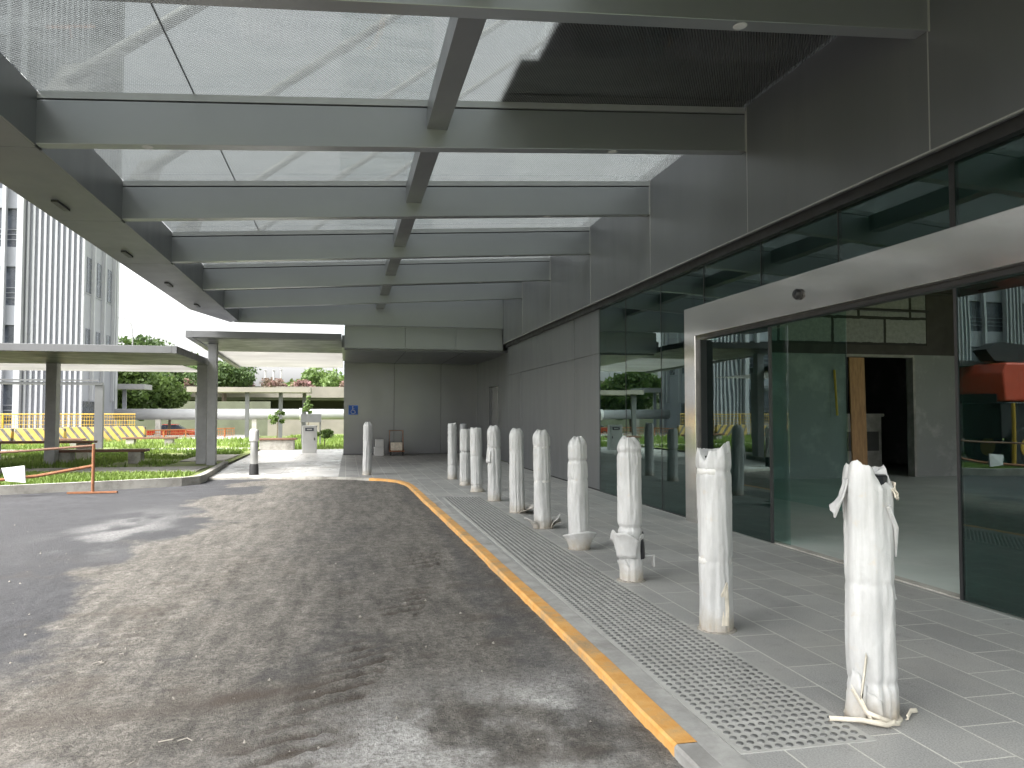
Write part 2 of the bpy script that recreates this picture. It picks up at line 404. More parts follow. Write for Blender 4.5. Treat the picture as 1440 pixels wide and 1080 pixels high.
def tag(o, label=None, cat=None, group=None, kind=None):
    if label: o['label'] = label
    if cat: o['category'] = cat
    if group: o['group'] = group
    if kind: o['kind'] = kind
    return o
def thing(name, loc, label, cat, group=None):
    o = bpy.data.objects.new(name, None); C.objects.link(o); o.location = loc; o.empty_display_size = .2
    return tag(o, label, cat, group)
def struct(name, mb, mat, **k): return tag(mb.build(name, mat, **k), kind='structure')
def copy_tree(o, parent=None):
    c = o.copy(); C.objects.link(c)
    if parent is not None: c.parent = parent
    for ch in list(o.children): copy_tree(ch, c)
    return c

# ------------------------------------------------------------------ noise
_rs = np.random.RandomState(3); _L = _rs.rand(256, 256)
def vnoise(x, y):
    xi = np.floor(x).astype(int); yi = np.floor(y).astype(int); fx = x - xi; fy = y - yi
    fx = fx * fx * (3 - 2 * fx); fy = fy * fy * (3 - 2 * fy)
    g = lambda a, b: _L[a % 256, b % 256]
    return (g(xi, yi) * (1 - fx) + g(xi + 1, yi) * fx) * (1 - fy) + (g(xi, yi + 1) * (1 - fx) + g(xi + 1, yi + 1) * fx) * fy
def fbm(x, y, o=5, g=.5):
    t = 0; a = 1; s = 0
    for i in range(o): t = t + a * vnoise(x * 2 ** i + 17 * i, y * 2 ** i + 31 * i); s += a; a *= g
    return t / s
def sst(a, b, x):
    t = np.clip((x - a) / (b - a), 0, 1); return t * t * (3 - 2 * t)

# ================================================================== SETTING
BEAMY = [-.63, 2.2, 5.03, 7.82, 10.64, 13.5, 16.35, 19.1, 21.6]
# ground to the horizon
g = MB(); g.grid([[(x, -300, -.16), (x, 59, -.16), (x, 66, -1.02), (x, 900, -1.02)] for x in (-500, 0, 500)])
struct('ground', g, M['soil'])

# driveway surface: one sheet with ruts, tread marks and dust
def make_road():
    ys = [-8, -5, -3, -1, 0, .6, 1.2]; y = 1.7
    while y < 20: ys.append(y); y += max(.018, .0075 * y)
    ys += [22, 26, 34]
    xs = list(np.arange(-40, -9, 2.0)) + list(np.arange(-9, -3, .12)) + list(np.arange(-3, 1.42, .03))
    X, Y = np.meshgrid(np.array(xs), np.array(ys))
    z = -.045 + .018 * (fbm(X * .7, Y * .7) - .5)
    near = sst(13, 3, Y)
    z += .014 * (fbm(X * 3.1, Y * 3.1, 5, .6) - .5) + (.35 + near) * .016 * (fbm(X * 12, Y * 12, 4, .7) - .5)
    mud = np.zeros_like(X)
    # tyre tread: slanted lugs left in the soft fill
    for off, amp, ph in ((0, 1.0, 0), (-1.75, .4, .4)):
        cx = -.02 + .31 * (Y - 3.6) - .018 * (Y - 3.6) ** 2 + off
        u = (X - cx) / .52
        inb = sst(-1.0, -.35, u) * sst(.0, -.05, u) * sst(2.9, 3.6, Y) * sst(9.5, 7.5, Y)
        patch = sst(.40, .54, fbm(X * 1.3 + 5 + ph * 9, Y * 1.3 + 2, 3))
        s = (Y - .55 * (X - cx) + .05 * fbm(X * 4, Y * 4)) / .19 + ph + .6 * fbm(X * 1.2 + 3, Y * 1.2, 3)
        lug = sst(.66, .54, np.abs((s % 1) - .5) * 2 + .35 * (fbm(X * 9, Y * 9, 3) - .5))
        d = inb * amp * (.12 + .88 * patch)
        z += d * (.024 * (lug - .6))
        mud += d * (1 - lug) * .9
    # long soft ruts
    for cx, w, a in ((-1.05, .35, .012), (.55, .3, .010), (-3.6, .5, .008)):
        z -= a * np.exp(-((X - cx - .25 * np.sin(Y * .35)) / w) ** 2) * sst(2, 4, Y)
    n1 = fbm(X * .55 + 3, Y * .45 + 8, 5, .55); n2 = fbm(X * 1.9, Y * 1.4 + 40, 5, .6)
    dust = sst(-.10, .20, (X + 1.75 + .05 * (Y - 6)) * .55 + (n1 - .5) * 2.0 + .5 * (n2 - .5))
    dust = np.maximum(dust, sst(5.6, 4.2, Y + (n1 - .5) * 2.5))
    dust *= .74 + .46 * n2
    edge = sst(.95, 1.12, X + .5 * (n1 - .5) + .25 * (n2 - .5)) * sst(2.2, 4.2, Y)
    dust *= 1 - .5 * edge
    dust *= 1 - .28 * sst(.55, .70, fbm(X * 1.1 + 9, Y * .8, 4))
    cem = np.exp(-(((X - .75) / .62) ** 2 + ((Y - 3.55) / .55) ** 2) ** 1.2) * sst(.34, .56, n2) * 1.5
    cem += .45 * np.exp(-(((X + 2.75) / .55) ** 2 + ((Y - 10.6) / 1.7) ** 2)) * sst(.35, .65, fbm(X * 2.5, Y * 1.5, 4))
    cem += .5 * np.exp(-(((X + .6) / 1.0) ** 2 + ((Y - 3.0) / .45) ** 2)) * sst(.45, .7, n2)
    cem += .35 * sst(.62, .8, fbm(X * 1.6 + 50, Y * 1.2 + 4, 5)) * sst(5.5, 3, Y)
    mud += .65 * np.exp(-(((Y - 4.25 - .1 * X) / .16) ** 2)) * sst(-2.2, -1.2, X) * sst(.3, -.3, X) * sst(.35, .6, n2 + .15)
    mud += .5 * sst(.60, .74, fbm(X * 2.1 + 7, Y * 3.1 + 1, 5, .6)) * sst(10, 5, Y)
    pale = .65 * sst(.38, .72, fbm(X * .6 + 20, Y * .35 + 3, 5)) * sst(.5, -1.0, X + 1.5)
    ny, nx = X.shape
    me = bpy.data.meshes.new('driveway')
    idx = np.arange(ny * nx).reshape(ny, nx)
    q = np.stack([idx[:-1, :-1], idx[:-1, 1:], idx[1:, 1:], idx[1:, :-1]], -1).reshape(-1, 4)
    me.from_pydata(np.stack([X, Y, z], -1).reshape(-1, 3).tolist(), [], q.tolist())
    for nm, a in (('dust', dust), ('cement', cem), ('mud', mud), ('pale', pale)):
        at = me.attributes.new(nm, 'FLOAT', 'POINT'); at.data.foreach_set('value', np.clip(a, 0, 1).astype(np.float32).ravel())
    me.polygons.foreach_set('use_smooth', [True] * len(me.polygons))
    me.materials.append(M['road'])
    o = bpy.data.objects.new('driveway', me); C.objects.link(o); tag(o, kind='structure')
make_road()

# edge of the driveway: kerb line, clockwise round the head of the drive
KL = [(1.37, -6), (1.37, -1), (1.37, 2), (1.37, 4.65), (1.345, 6.8), (1.31, 9.34), (1.26, 12.28), (1.215, 15.2), (1.17, 15.9), (1.05, 16.45), (.81, 16.91), (.5, 17.22), (.22, 17.42), (-.5, 17.72), (-1.5, 17.98), (-2.4, 18.08), (-3.18, 18.06)]
def offset(pl, d):
    out = []
    for i, p in enumerate(pl):
        a = Vector(pl[max(i - 1, 0)]); b = Vector(pl[min(i + 1, len(pl) - 1)]); t = (b - a).normalized()
        out.append((p[0] + t.y * d, p[1] - t.x * d))
    return out
def strip(pl, d0, d1, z0, z1):
    a = offset(pl, d0); b = offset(pl, d1); m = MB()
    for i in range(len(pl) - 1):
        m.hexa([(*a[i], z0), (*b[i], z0), (*b[i + 1], z0), (*a[i + 1], z0)], [(*a[i], z1), (*b[i], z1), (*b[i + 1], z1), (*a[i + 1], z1)])
    return m
def strip1(pl, d0, d1, z0, z1, bev=.012):
    """continuous strip without inner faces, upper outer edge chamfered"""
    m = MB(); rows = []
    prof = [(d0, z0), (d0, z1 - bev), (d0 + bev, z1), (d1, z1), (d1, z0)]
    offs = [offset(pl, d) for d, _ in prof]
    pts = [[(*offs[k][i], prof[k][1]) for k in range(5)] for i in range(len(pl))]
    m.grid(pts); return m
def dense(pl, st=.15):
    out = []
    for a, b in zip(pl, pl[1:]):
        n = max(1, int((Vector(b) - Vector(a)).length / st))
        out += [(a[0] + (b[0] - a[0]) * k / n, a[1] + (b[1] - a[1]) * k / n) for k in range(n)]
    return out + [pl[-1]]
KD = [(x + .012 * (fbm(np.array(x * 3.), np.array(y * 1.9), 4) - .5), y) for x, y in dense(KL)]
ysplit = next(i for i, p in enumerate(KD) if p[1] > 17.1)
y3 = next(i for i, p in enumerate(KD) if p[1] > 2.98)
struct('painted_kerb', strip1(KD[y3:ysplit + 1], 0, .105, -.14, .006), M['kerb'], smooth=False, fix=False)
struct('concrete_kerb', strip1(KD[ysplit:], 0, .135, -.14, .005), M['conc'], fix=False)
struct('bare_kerb', strip1(KD[:y3 + 1], 0, .105, -.14, .004), M['border'], fix=False)
struct('concrete_edging', strip1(KD[:ysplit + 1], .105, .225, -.05, .004, .001), M['border'], fix=False)
inner = offset(KL, .10)
pv = MB()
poly = inner + [(-3.3, 18.2), (-3.3, 32), (6.5, 32), (6.5, 24), (4.62, 24), (4.62, -6)]
pv.add([(x, y, 0) for x, y in poly], [tuple(range(len(poly)))])
struct('pavement', pv, M['tile'], origin=(0, 0, 0))

pz = MB(); pp_ = [p for p in offset(KD[ysplit:], .14) if p[0] < -.12] + [(-3.28, 18.22), (-3.28, 31.9), (-.1, 31.9)]
pz.add([(x, y, .004) for x, y in pp_], [tuple(range(len(pp_)))])
struct('plaza', pz, M['plaza'], origin=(0, 0, 0))
# tactile strip with raised metal studs
t = MB(); t.box(1.60, 2.24, 2.95, 12.95, -.02, .004)
tp = struct('tactile_paving', t, M['tact'])
st = MB()
sy = 2.985
vs = []; fs = []
while sy < 12.93:
    for k in range(12):
        cx = 1.645 + k * .05; base = len(vs)
        for rr, zz in ((.0170, .004), (.0145, .0085), (.008, .0095)):
            for q in range(8):
                a = 2 * math.pi * q / 8; vs.append((cx + rr * math.cos(a), sy + rr * math.sin(a), zz))
        fs += [(base + i * 8 + q, base + i * 8 + (q + 1) % 8, base + (i + 1) * 8 + (q + 1) % 8, base + (i + 1) * 8 + q) for i in range(2) for q in range(8)]
        fs.append(tuple(base + 16 + q for q in range(8)))
    sy += .056
st.v = vs; st.f = fs
o = st.build('tactile_studs', M['stud'], fix=False, smooth=True); tag(o, kind='structure')

# garden verge, its kerb, paths
VK = [(-7.6, 19.6), (-7.6, 15.9), (-7.35, 15.55), (-6.9, 15.45), (-6.1, 15.63), (-4.6, 16.25), (-3.35, 16.85), (-3.12, 17.15), (-3.1, 17.6), (-3.16, 19.0), (-3.3, 22.3)]
m = MB(); D = dense(VK, .3)
struct('verge_kerb', strip1(D, 0, -.16, -.14, .12, .02) if False else strip1(offset(D, -.0), -.0, .15, -.14, .12, .02), M['conc'], fix=True)
vin = offset(VK, .13)
gp = vin + [(-3.45, 45), (-60, 45), (-60, 20)]
gm = MB(); gm.add([(x, y, .06) for x, y in gp], [tuple(range(len(gp)))])
struct('lawn', gm, M['soil'], origin=(0, 0, 0))
lw = MB(); lw.add([(-3.45, 32, -.02), (12, 32, -.02), (12, 58, -.02), (-3.45, 58, -.02)], [(0, 1, 2, 3)])
struct('far_lawn', lw, M['soil'])
p = MB(); p.box(-7.45, -3.42, 19.2, 20.9, .0, .085); p.box(-60, -7.55, 20.1, 20.9, .0, .085); struct('footpath', p, M['conc'])
p = MB(); p.box(-40, -3.44, 30.6, 32.2, .0, .085); p.box(-40, -3.44, 36.6, 37.6, .0, .085); struct('garden_path', p, M['conc'])
p = MB(); p.box(-4.6, -3.42, 23.4, 26.8, .0, .088); struct('paved_corner', p, M['conc'])
p = MB(); p.add([(-120, 70, -1.0), (60, 70, -1.0), (60, 84, -1.0), (-120, 84, -1.0)], [(0, 1, 2, 3)]); struct('street', p, paint('street_asphalt', (.09, .09, .092), .9, 0, .2, 1))
p = MB(); p.add([(-60, 45.05, -.05), (-6, 45.05, -.05), (-6, 57.9, -.05), (-60, 57.9, -.05)], [(0, 1, 2, 3)]); struct('forecourt', p, M['conc'])

# grass blades: one mass
def grass():
    pts = []
    rs = np.random.RandomState(5)
    def fill(x0, x1, y0, y1, n, zb, h, ok=lambda x, y: True):
        k = 0
        while k < n:
            x = x0 + (x1 - x0) * rs.rand(); y = y0 + (y1 - y0) * rs.rand()
            if ok(x, y) and vnoise(np.array(x * 1.2), np.array(y * 1.2)) > .22 + .35 * rs.rand(): pts.append((x, y, zb, h * (.5 + rs.rand())))
            k += 1
    fill(-7.3, -3.35, 15.8, 19.15, 16000, .06, .075, lambda x, y: y > 16.05 + .43 * (x + 6.1) if x > -6.1 else True)
    fill(-16, -3.5, 21.0, 30.5, 26000, .06, .12, lambda x, y: not (x > -4.6 and y < 26.9))
    fill(-22, -3.5, 32.3, 36.5, 9000, .06, .16)
    fill(-22, -3.5, 37.7, 44, 7000, .06, .18)
    fill(-3.4, 3, 32.1, 50, 12000, -.02, .16)
    vs = []; fs = []; tone = []
    for x, y, z, h in pts:
        a = rs.rand() * 6.283; w = .012 + .0004 * y * 1.2; lx = (rs.rand() - .5) * h; ly = (rs.rand() - .5) * h
        b = len(vs); dx = math.cos(a) * w; dy = math.sin(a) * w
        vs += [(x - dx, y - dy, z), (x + dx, y + dy, z), (x + lx, y + ly, z + h)]; fs.append((b, b + 1, b + 2))
        tn = min(1, max(0, .5 + .8 * (float(vnoise(np.array(x * .8 + 9), np.array(y * .8))) - .5) + .4 * (rs.rand() - .5))); tone += [tn * .7, tn * .7, tn]
    me = bpy.data.meshes.new('grass'); me.from_pydata(vs, [], fs)
    at = me.attributes.new('tone', 'FLOAT', 'POINT'); at.data.foreach_set('value', tone)
    me.materials.append(M['grass']); o = bpy.data.objects.new('grass', me); C.objects.link(o); tag(o, kind='stuff')
grass()

prn = random.Random(21)
def panel(x0, x1, y0, y1, z0, z1, j=.003):
    a, b, c, d = (prn.uniform(-j, j) for _ in range(4))
    return MB().hexa([(x0 + a, y0, z0), (x1 + a, y0, z0), (x1 + b, y1, z0), (x0 + b, y1, z0)], [(x0 + c, y0, z1), (x1 + c, y0, z1), (x1 + c + b - a, y1, z1), (x0 + c + b - a, y1, z1)])
# ================================================================== MAIN BUILDING
B = thing('office_building', (4.55, 10, 0), 'dark grey clad building with green glazed front and steel framed entrance on the right', 'building')
XW = 4.55
JY = [-3.4, -.6] + [2.22, 5.05, 7.81, 10.64, 13.5, 16.36, 19.1, 21.58]
for i, (a, b) in enumerate(zip(JY, JY[1:])):
    panel(4.40, 4.62, a + .006, b - .006, 3.44, 5.05, .004).build('fascia_panel', M['clad'], B, bevel=.004)
for y in JY[1:-1]:
    MB().box(4.396, 4.5, y - .006, y + .006, 3.44, 5.0).build('joint_trim', M['trim'], B)
MB().box(4.385, 4.41, -3.4, 21.58, 3.425, 3.438).build('fascia_edge_trim', M['trim'], B)
MB().box(4.47, 4.60, -3.4, 21.58, 3.34, 3.4395).build('head_channel', M['black'], B)
# glazing
GY = [-3.4, -2.0, -.6, .8, 2.2, 3.6, 5.0, 6.4, 7.79, 9.2, 10.6, 12.07, 13.42]
for a, b in zip(GY, GY[1:]):
    z0 = 2.76 if a >= 3.5 and b <= 9.3 else 0.01
    panel(XW - .006, XW + .006, a + .006, b - .006, z0, 3.34, .0022).build('glass_pane', M['glass'], B)
for y in GY[1:-1]:
    z0 = 2.76 if 3.5 <= y <= 9.3 else 0.01
    w = .028 if abs(y - 5.0) < .01 else .0058
    MB().box(XW - .0105, XW + .03, y - w, y + w, z0, 3.34).build('mullion', M['black'], B)
MB().box(XW - .02, XW + .04, 9.53, 13.42, -.02, .0095).build('sill', M['black'], B)
MB().box(XW - .02, XW + .04, -3.4, 3.0, -.02, .0095).build('sill', M['black'], B)
# solid clad wall beyond the glazing
WY = [13.43, 15.0, 16.55, 18.1, 19.85, 21.58]
for a, b in zip(WY, WY[1:]):
    for z0, z1 in ((.03, 2.52), (2.528, 3.34)):
        panel(XW - .02, XW + .12, a + .004, b - .004, z0, z1, .004).build('wall_panel', M['clad'], B, bevel=.003)
MB().box(XW, XW + .10, 13.43, 21.58, -.02, 3.34).build('wall_backing', M['aludk'], B)
# stainless portal
PF = thing
MB().prism([(9.2, 0), (9.52, 0), (9.52, 2.8), (2.9, 2.8), (2.9, 0), (3.2, 0), (3.2, 2.42), (9.2, 2.42)], 4.41, 4.72, 'x').build('entrance_portal', M['steel'], B, bevel=.004)
por = [o for o in B.children if o.name.startswith('entrance_portal')][0]
MB().lathe([(.0, -.055), (.04, -.05), (.055, -.03), (.055, 0)], (4.41, 6.85, 2.60), 16, 'x').build('door_sensor', M['black'], por, smooth=True)
MB().box(4.50, 4.60, 3.2, 9.2, 2.375, 2.419).build('door_track', M['black'], por)
MB().box(4.44, 4.7, 9.10, 9.199, 0, 2.36).build('jamb_lining', M['black'], por)
# fixed side lights and parked door leaves
def leaf(x, y0, y1, mat, name, edge):
    o = MB().box(x - .006, x + .006, y0, y1, .012, 2.36).build(name, mat, B)
    if name == 'side_light': MB().box(x - .014, x + .014, edge - .014, edge + .014, .012, 2.36).build('stile', M['black'], o)
    return o
leaf(4.53, 7.6, 9.1, M['glass'], 'side_light', 7.6)
leaf(4.53, 3.2, 4.97, M['glass'], 'side_light', 4.97)
leaf(4.62, 7.40, 8.95, M['clear'], 'sliding_door', 7.41)
leaf(4.62, 3.3, 5.02, M['clear'], 'sliding_door', 5.0)
MB().box(4.56, 4.66, 3.2, 9.2, -.02, .011).build('threshold', M['conc'], B)
# interior
MB().box(4.66, 15.5, -4, 22, -.05, .006).build('interior_floor', M['cement'], B)
MB().box(4.64, 15.5, -4, 22, 4.3, 4.5).build('interior_ceiling', M['ceil'], B)
MB().box(15.3, 15.5, 12, 22, .006, 4.3).build('interior_wall', M['board'], B)
MB().box(4.68, 10.78, 15, 15.15, .006, 2.74).build('partition', M['board'], B)
MB().box(12.5, 15.3, 14.98, 15.15, .006, 2.74).build('partition', M['board'], B)
MB().box(12.44, 12.5, 14.94, 15.15, .006, 2.68).build('door_post', M['dusty'], B)
MB().box(10.78, 12.5, 14.97, 15.15, 2.68, 2.74).build('door_head', M['dusty'], B)
MB().box(4.68, 15.3, 14.97, 15.2, 2.741, 2.95).build('lintel', M['brownwall'], B)
MB().box(4.68, 12.85, 15, 15.15, 2.951, 4.3).build('block_wall', M['block'], B)
MB().box(12.851, 15.3, 14.98, 15.15, 2.951, 4.3).build('brown_wall_panel', M['brownwall'], B)
MB().box(10.0, 13.6, 18.5, 18.6, .006, 4.3).build('back_room_wall', M['darkint'], B)
MB().tube([(8.6, 14.4, 3.95), (13.0, 14.4, 4.05)], .035, 8).build('ceiling_pipe', M['black'], B)
MB().tube([(9.2, 14.7, 3.72), (12.7, 14.75, 3.70)], .03, 8).build('ceiling_pipe', M['black'], B)
MB().box(4.64, 4.68, 9.53, 15, .006, 4.3).v
o = tag(MB().prism([(15.16 - .30, .01), (15.16 - .26, .01), (14.965, 2.66), (14.925, 2.66)], 10.82, 11.19, 'x').build('plywood_board', M['ply']), 'narrow orange plywood board leaning beside the dark inner doorway', 'board')
o = tag(MB().tube([(10.45, 14.86, 1.38), (10.47, 14.965, 2.38)], .025, 6).build('yellow_batten', M['yellow']), 'thin yellow batten fixed on the pale partition inside', 'batten')
cr = thing('dusty_crate', (11.85, 16.2, .006), 'dusty grey cabinet standing inside the dark doorway', 'cabinet')
MB().box(11.3, 12.35, 15.9, 16.5, .006, 1.35).build('body', M['dusty'], cr, bevel=.01)
for x in (11.42, 11.9): MB().box(x, x + .36, 15.88, 15.899, .55, 1.0).build('panel', M['darkint'], cr)
MB().box(11.25, 12.4, 15.86, 16.54, 1.351, 1.42).build('lid', M['dusty'], cr)
scr = MB().box(6.994, 7.006, 9.72, 12.4, .01, 2.9).build('inner_glass_screen', M['clear2'], B)
# upper facade above the canopy
for a, b in zip(JY, JY[1:]):
    for z0, z1 in ((5.06, 8.0), (8.01, 11.0)):
        MB().box(4.70, 4.95, a + .01, b - .01, z0, z1).build('upper_panel', M['upper'], B)
# recess at the far end: lip, soffit, end wall
for a, b in ((-.06, 1.62), (1.626, 3.05), (3.056, 4.42)):
    MB().box(a, b, 21.74, 21.95, 3.25, 3.87).build('lip_panel', M['alu'], B, bevel=.004)
MB().box(-.06, 4.6, 21.96, 27.3, 3.2, 3.26).build('recess_soffit', M['clad'], B)
for x in (1.65, 3.3): MB().box(x - .006, x + .006, 21.97, 27.25, 3.195, 3.2).build('joint_trim', M['aludk'], B)
M['cladg'] = paint('glossy_dark_cladding', (.21, .212, .218), .2, .55, .06, .7, .02, 1.5, rvar=.05)
for a, b in ((-.08, 1.645), (1.655, 3.295), (3.305, 4.78)):
    MB().box(a, b, 27.3, 27.5, .02, 3.2).build('end_wall_panel', M['cladg'], B, bevel=.003)
MB().box(-.08, 4.78, 27.5, 28.2, 0, 3.9).build('end_wall_backing', M['aludk'], B)
MB().box(4.60, 4.75, 21.59, 23.3, .02, 3.2).build('recess_side_wall', M['clad'], B)
MB().box(4.64, 4.75, 23.30, 23.42, .02, 2.3).build('daylight_slit', M['white'], B)  # white strip standing in for daylight seen through the door gap
MB().box(4.66, 4.74, 23.43, 24.9, .02, 2.3).build('side_door', M['cladg'], B)
MB().box(4.60, 4.75, 24.9, 27.3, .02, 3.2).build('recess_side_wall', M['clad'], B)
MB().box(4.60, 4.75, 23.3, 24.9, 2.3, 3.2).build('door_header', M['clad'], B)
MB().lathe([(.0, 3.188), (.05, 3.19), (.06, 3.1995)], (2.35, 25.2, 0), 16).build('downlight', M['white'], B)
MB().box(-.06, 6.5, 21.96, 28.2, 3.9, 4.1).build('recess_roof', M['clad'], B)
MB().box(4.8, 15.5, 22.0, 28.2, 0, 4.3).build('rear_block', M['clad'], B)
MB().box(4.66, 15.5, -4, 22, 4.51, 5.0).build('floor_slab', M['ceil'], B)
MB().box(4.96, 15.5, -4, 22, 5.01, 11).build('upper_block', M['upper'], B)

# sign on the end wall
sg = thing('access_sign', (.24, 27.29, 1.42), 'blue square sign with white wheelchair symbol on dark end wall', 'sign')
MB().box(.08, .40, 27.27, 27.298, 1.40, 1.72).build('plate', M['blue'], sg, bevel=.004)
s = MB()
s.lathe([(.0, 27.262), (.022, 27.262), (.022, 27.269)], (.225, 0, 1.67), 12, 'y')
arc = [(.235 + .07 * math.cos(a), 27.265, 1.50 + .07 * math.sin(a)) for a in np.linspace(R(110), R(335), 14)]
s.tube(arc, .0095, 6)
s.tube([(.222, 27.264, 1.645), (.228, 27.264, 1.545), (.29, 27.264, 1.54), (.32, 27.264, 1.45)], .012, 6); s.tube([(.225, 27.264, 1.60), (.28, 27.264, 1.60)], .009, 6)
s.build('wheelchair_symbol', M['white'], sg)

# ================================================================== CANOPY
K = thing('entrance_canopy', (1, 10, 3.9), 'long grey steel canopy with fritted glass roof over the driveway', 'canopy')
zb = lambda x: 3.92 + (x + 2.85) * .0634
XL, XR = -2.85, 4.395
for i, y in enumerate(BEAMY[:-1]):
    bm = MB().prism([(XL, zb(XL)), (XR, zb(XR)), (XR, zb(XR) + .412), (XL, zb(XL) + .412)], y, y + .15, 'y').build('beam', M['alu'], K, bevel=.004)
    MB().prism([(XL, zb(XL) + .412), (XR, zb(XR) + .412), (XR, zb(XR) + .432), (XL, zb(XL) + .432)], y + .03, y + .12, 'y').build('reveal', M['aludk'], bm)
    MB().prism([(XL, zb(XL) + .432), (XR, zb(XR) + .432), (XR, zb(XR) + .50), (XL, zb(XL) + .50)], y + .004, y + .146, 'y').build('glazing_bar', M['bar'], bm)
    for x in (2.83, -1.9):
        MB().lathe([(.0, -.006), (.045, -.005), (.055, .0), (.055, .004)], (x, y + .075, zb(x)), 18).build('downlight', M['white'], bm)
    MB().prism([(XR - .012, zb(XR) - .012), (XR + .004, zb(XR) - .012), (XR + .004, zb(XR) + .45), (XR - .012, zb(XR) + .45)], y - .012, y - .002, 'y').build('end_trim', M['trim'], bm)
ye = BEAMY[-1]
MB().prism([(XL - .1, 3.88), (4.43, 3.875), (4.43, 4.9), (XL - .1, 4.42)], ye, ye + .13, 'y').build('end_fascia', M['alu'], K, bevel=.004)
# spine between the beams
for a, b in zip(BEAMY, BEAMY[1:]):
    MB().box(.79, 1.0, a + .151, b - .001, 4.345, 4.60).build('spine_beam', M['clad'], K, bevel=.003)
# edge girder with soffit
prof = [(-2.86, 3.90), (-3.08, 3.895), (-3.62, 3.87), (-3.66, 3.90), (-3.66, 4.32), (-3.62, 4.36), (-2.86, 4.44)]
SY = BEAMY[:-2] + [19.1]
for a, b in zip(SY, SY[1:]):
    MB().prism(prof, a + .07, b + .063, 'y').build('edge_girder', M['soffit'], K, bevel=.003)
    yc = a + 1.9
    MB().box(-3.36, -3.29, yc, yc + .42, 3.86, 3.884).build('slot_light', M['black'], K)
    # dark inner web
    MB().box(-2.86, -2.842, a + .151, b - .001, 3.902, 4.42).build('inner_web', M['clad'], K)
MB().add([(-2.86, 19.17, 3.90), (-3.08, 19.17, 3.895), (-3.62, 19.17, 3.87), (-3.66, 19.17, 4.32), (-2.86, 19.17, 4.44),
          (-2.86, 21.7, 3.90), (-2.98, 21.7, 3.897), (-3.06, 21.7, 3.88), (-3.08, 21.7, 4.32), (-2.86, 21.7, 4.44)],
         [(0, 1, 6, 5), (1, 2, 7, 6), (2, 3, 8, 7), (3, 4, 9, 8), (4, 0, 5, 9), (0, 4, 3, 2, 1), (5, 6, 7, 8, 9)]).build('edge_girder', M['soffit'], K)
MB().box(-2.86, -2.842, 19.26, 21.59, 3.902, 4.42).build('inner_web', M['clad'], K)
# glass roof: three sheets to a bay
for a, b in zip(BEAMY, BEAMY[1:]):
    for x0, x1 in ((XL + .01, -1.478), (-1.466, .888), (.9, XR)):
        MB().hexa([(x0, a + .08, zb(x0) + .503), (x1, a + .08, zb(x1) + .503), (x1, b + .068, zb(x1) + .503), (x0, b + .068, zb(x0) + .503)],
                  [(x0, a + .08, zb(x0) + .519), (x1, a + .08, zb(x1) + .519), (x1, b + .068, zb(x1) + .519), (x0, b + .068, zb(x0) + .519)]).build('glass_panel', M['frit'], K)
    MB().prism([(-1.477, zb(-1.47) + .507), (-1.467, zb(-1.47) + .507), (-1.467, zb(-1.47) + .518), (-1.477, zb(-1.47) + .518)], a + .08, b + .068, 'y').build('sealant', M['black'], K)
# tie rods over the glass
for y in BEAMY[1:-1]:
    p0 = Vector((-2.62, y + .075, zb(-2.62) + .62)); p1 = Vector((4.69, y + .075, 10.1)); d = (p1 - p0)
    o = MB().tube([p0 + d * .0, p0 + d * .35], .062, 12).tube([p0 + d * .345, p0 + d * .365], .078, 12).tube([p0 + d * .36, p1], .058, 12).build('tie_rod', M['galv'], K, smooth=True)
    MB().prism([(-2.80, zb(-2.7) + .525), (-2.44, zb(-2.5) + .53), (-2.38, zb(-2.5) + .70), (-2.50, zb(-2.5) + .80), (-2.66, zb(-2.5) + .76)], y + .06, y + .09, 'y').build('bracket', M['galv'], o)
# boards lying on the glass of the nearest bays
for (x0, y0, y1) in ((1.72, -.5, 6.86), (1.56, 6.862, 8.22)):
    pass
cs = MB()
for (x0, y0, y1) in ((1.72, -.5, 6.86), (1.56, 6.86, 8.22)):
    x1 = 4.38
    cs.hexa([(x0, y0, zb(x0) + .53), (x1, y0, zb(x1) + .53), (x1, y1, zb(x1) + .53), (x0, y1, zb(x0) + .53)],
            [(x0, y0, zb(x0) + .56), (x1, y0, zb(x1) + .56), (x1, y1, zb(x1) + .56), (x0, y1, zb(x0) + .56)])
tag(cs.build('protective_sheet', M['sheet']), 'dark sheet laid on the canopy glass above the nearest bay', 'sheet')

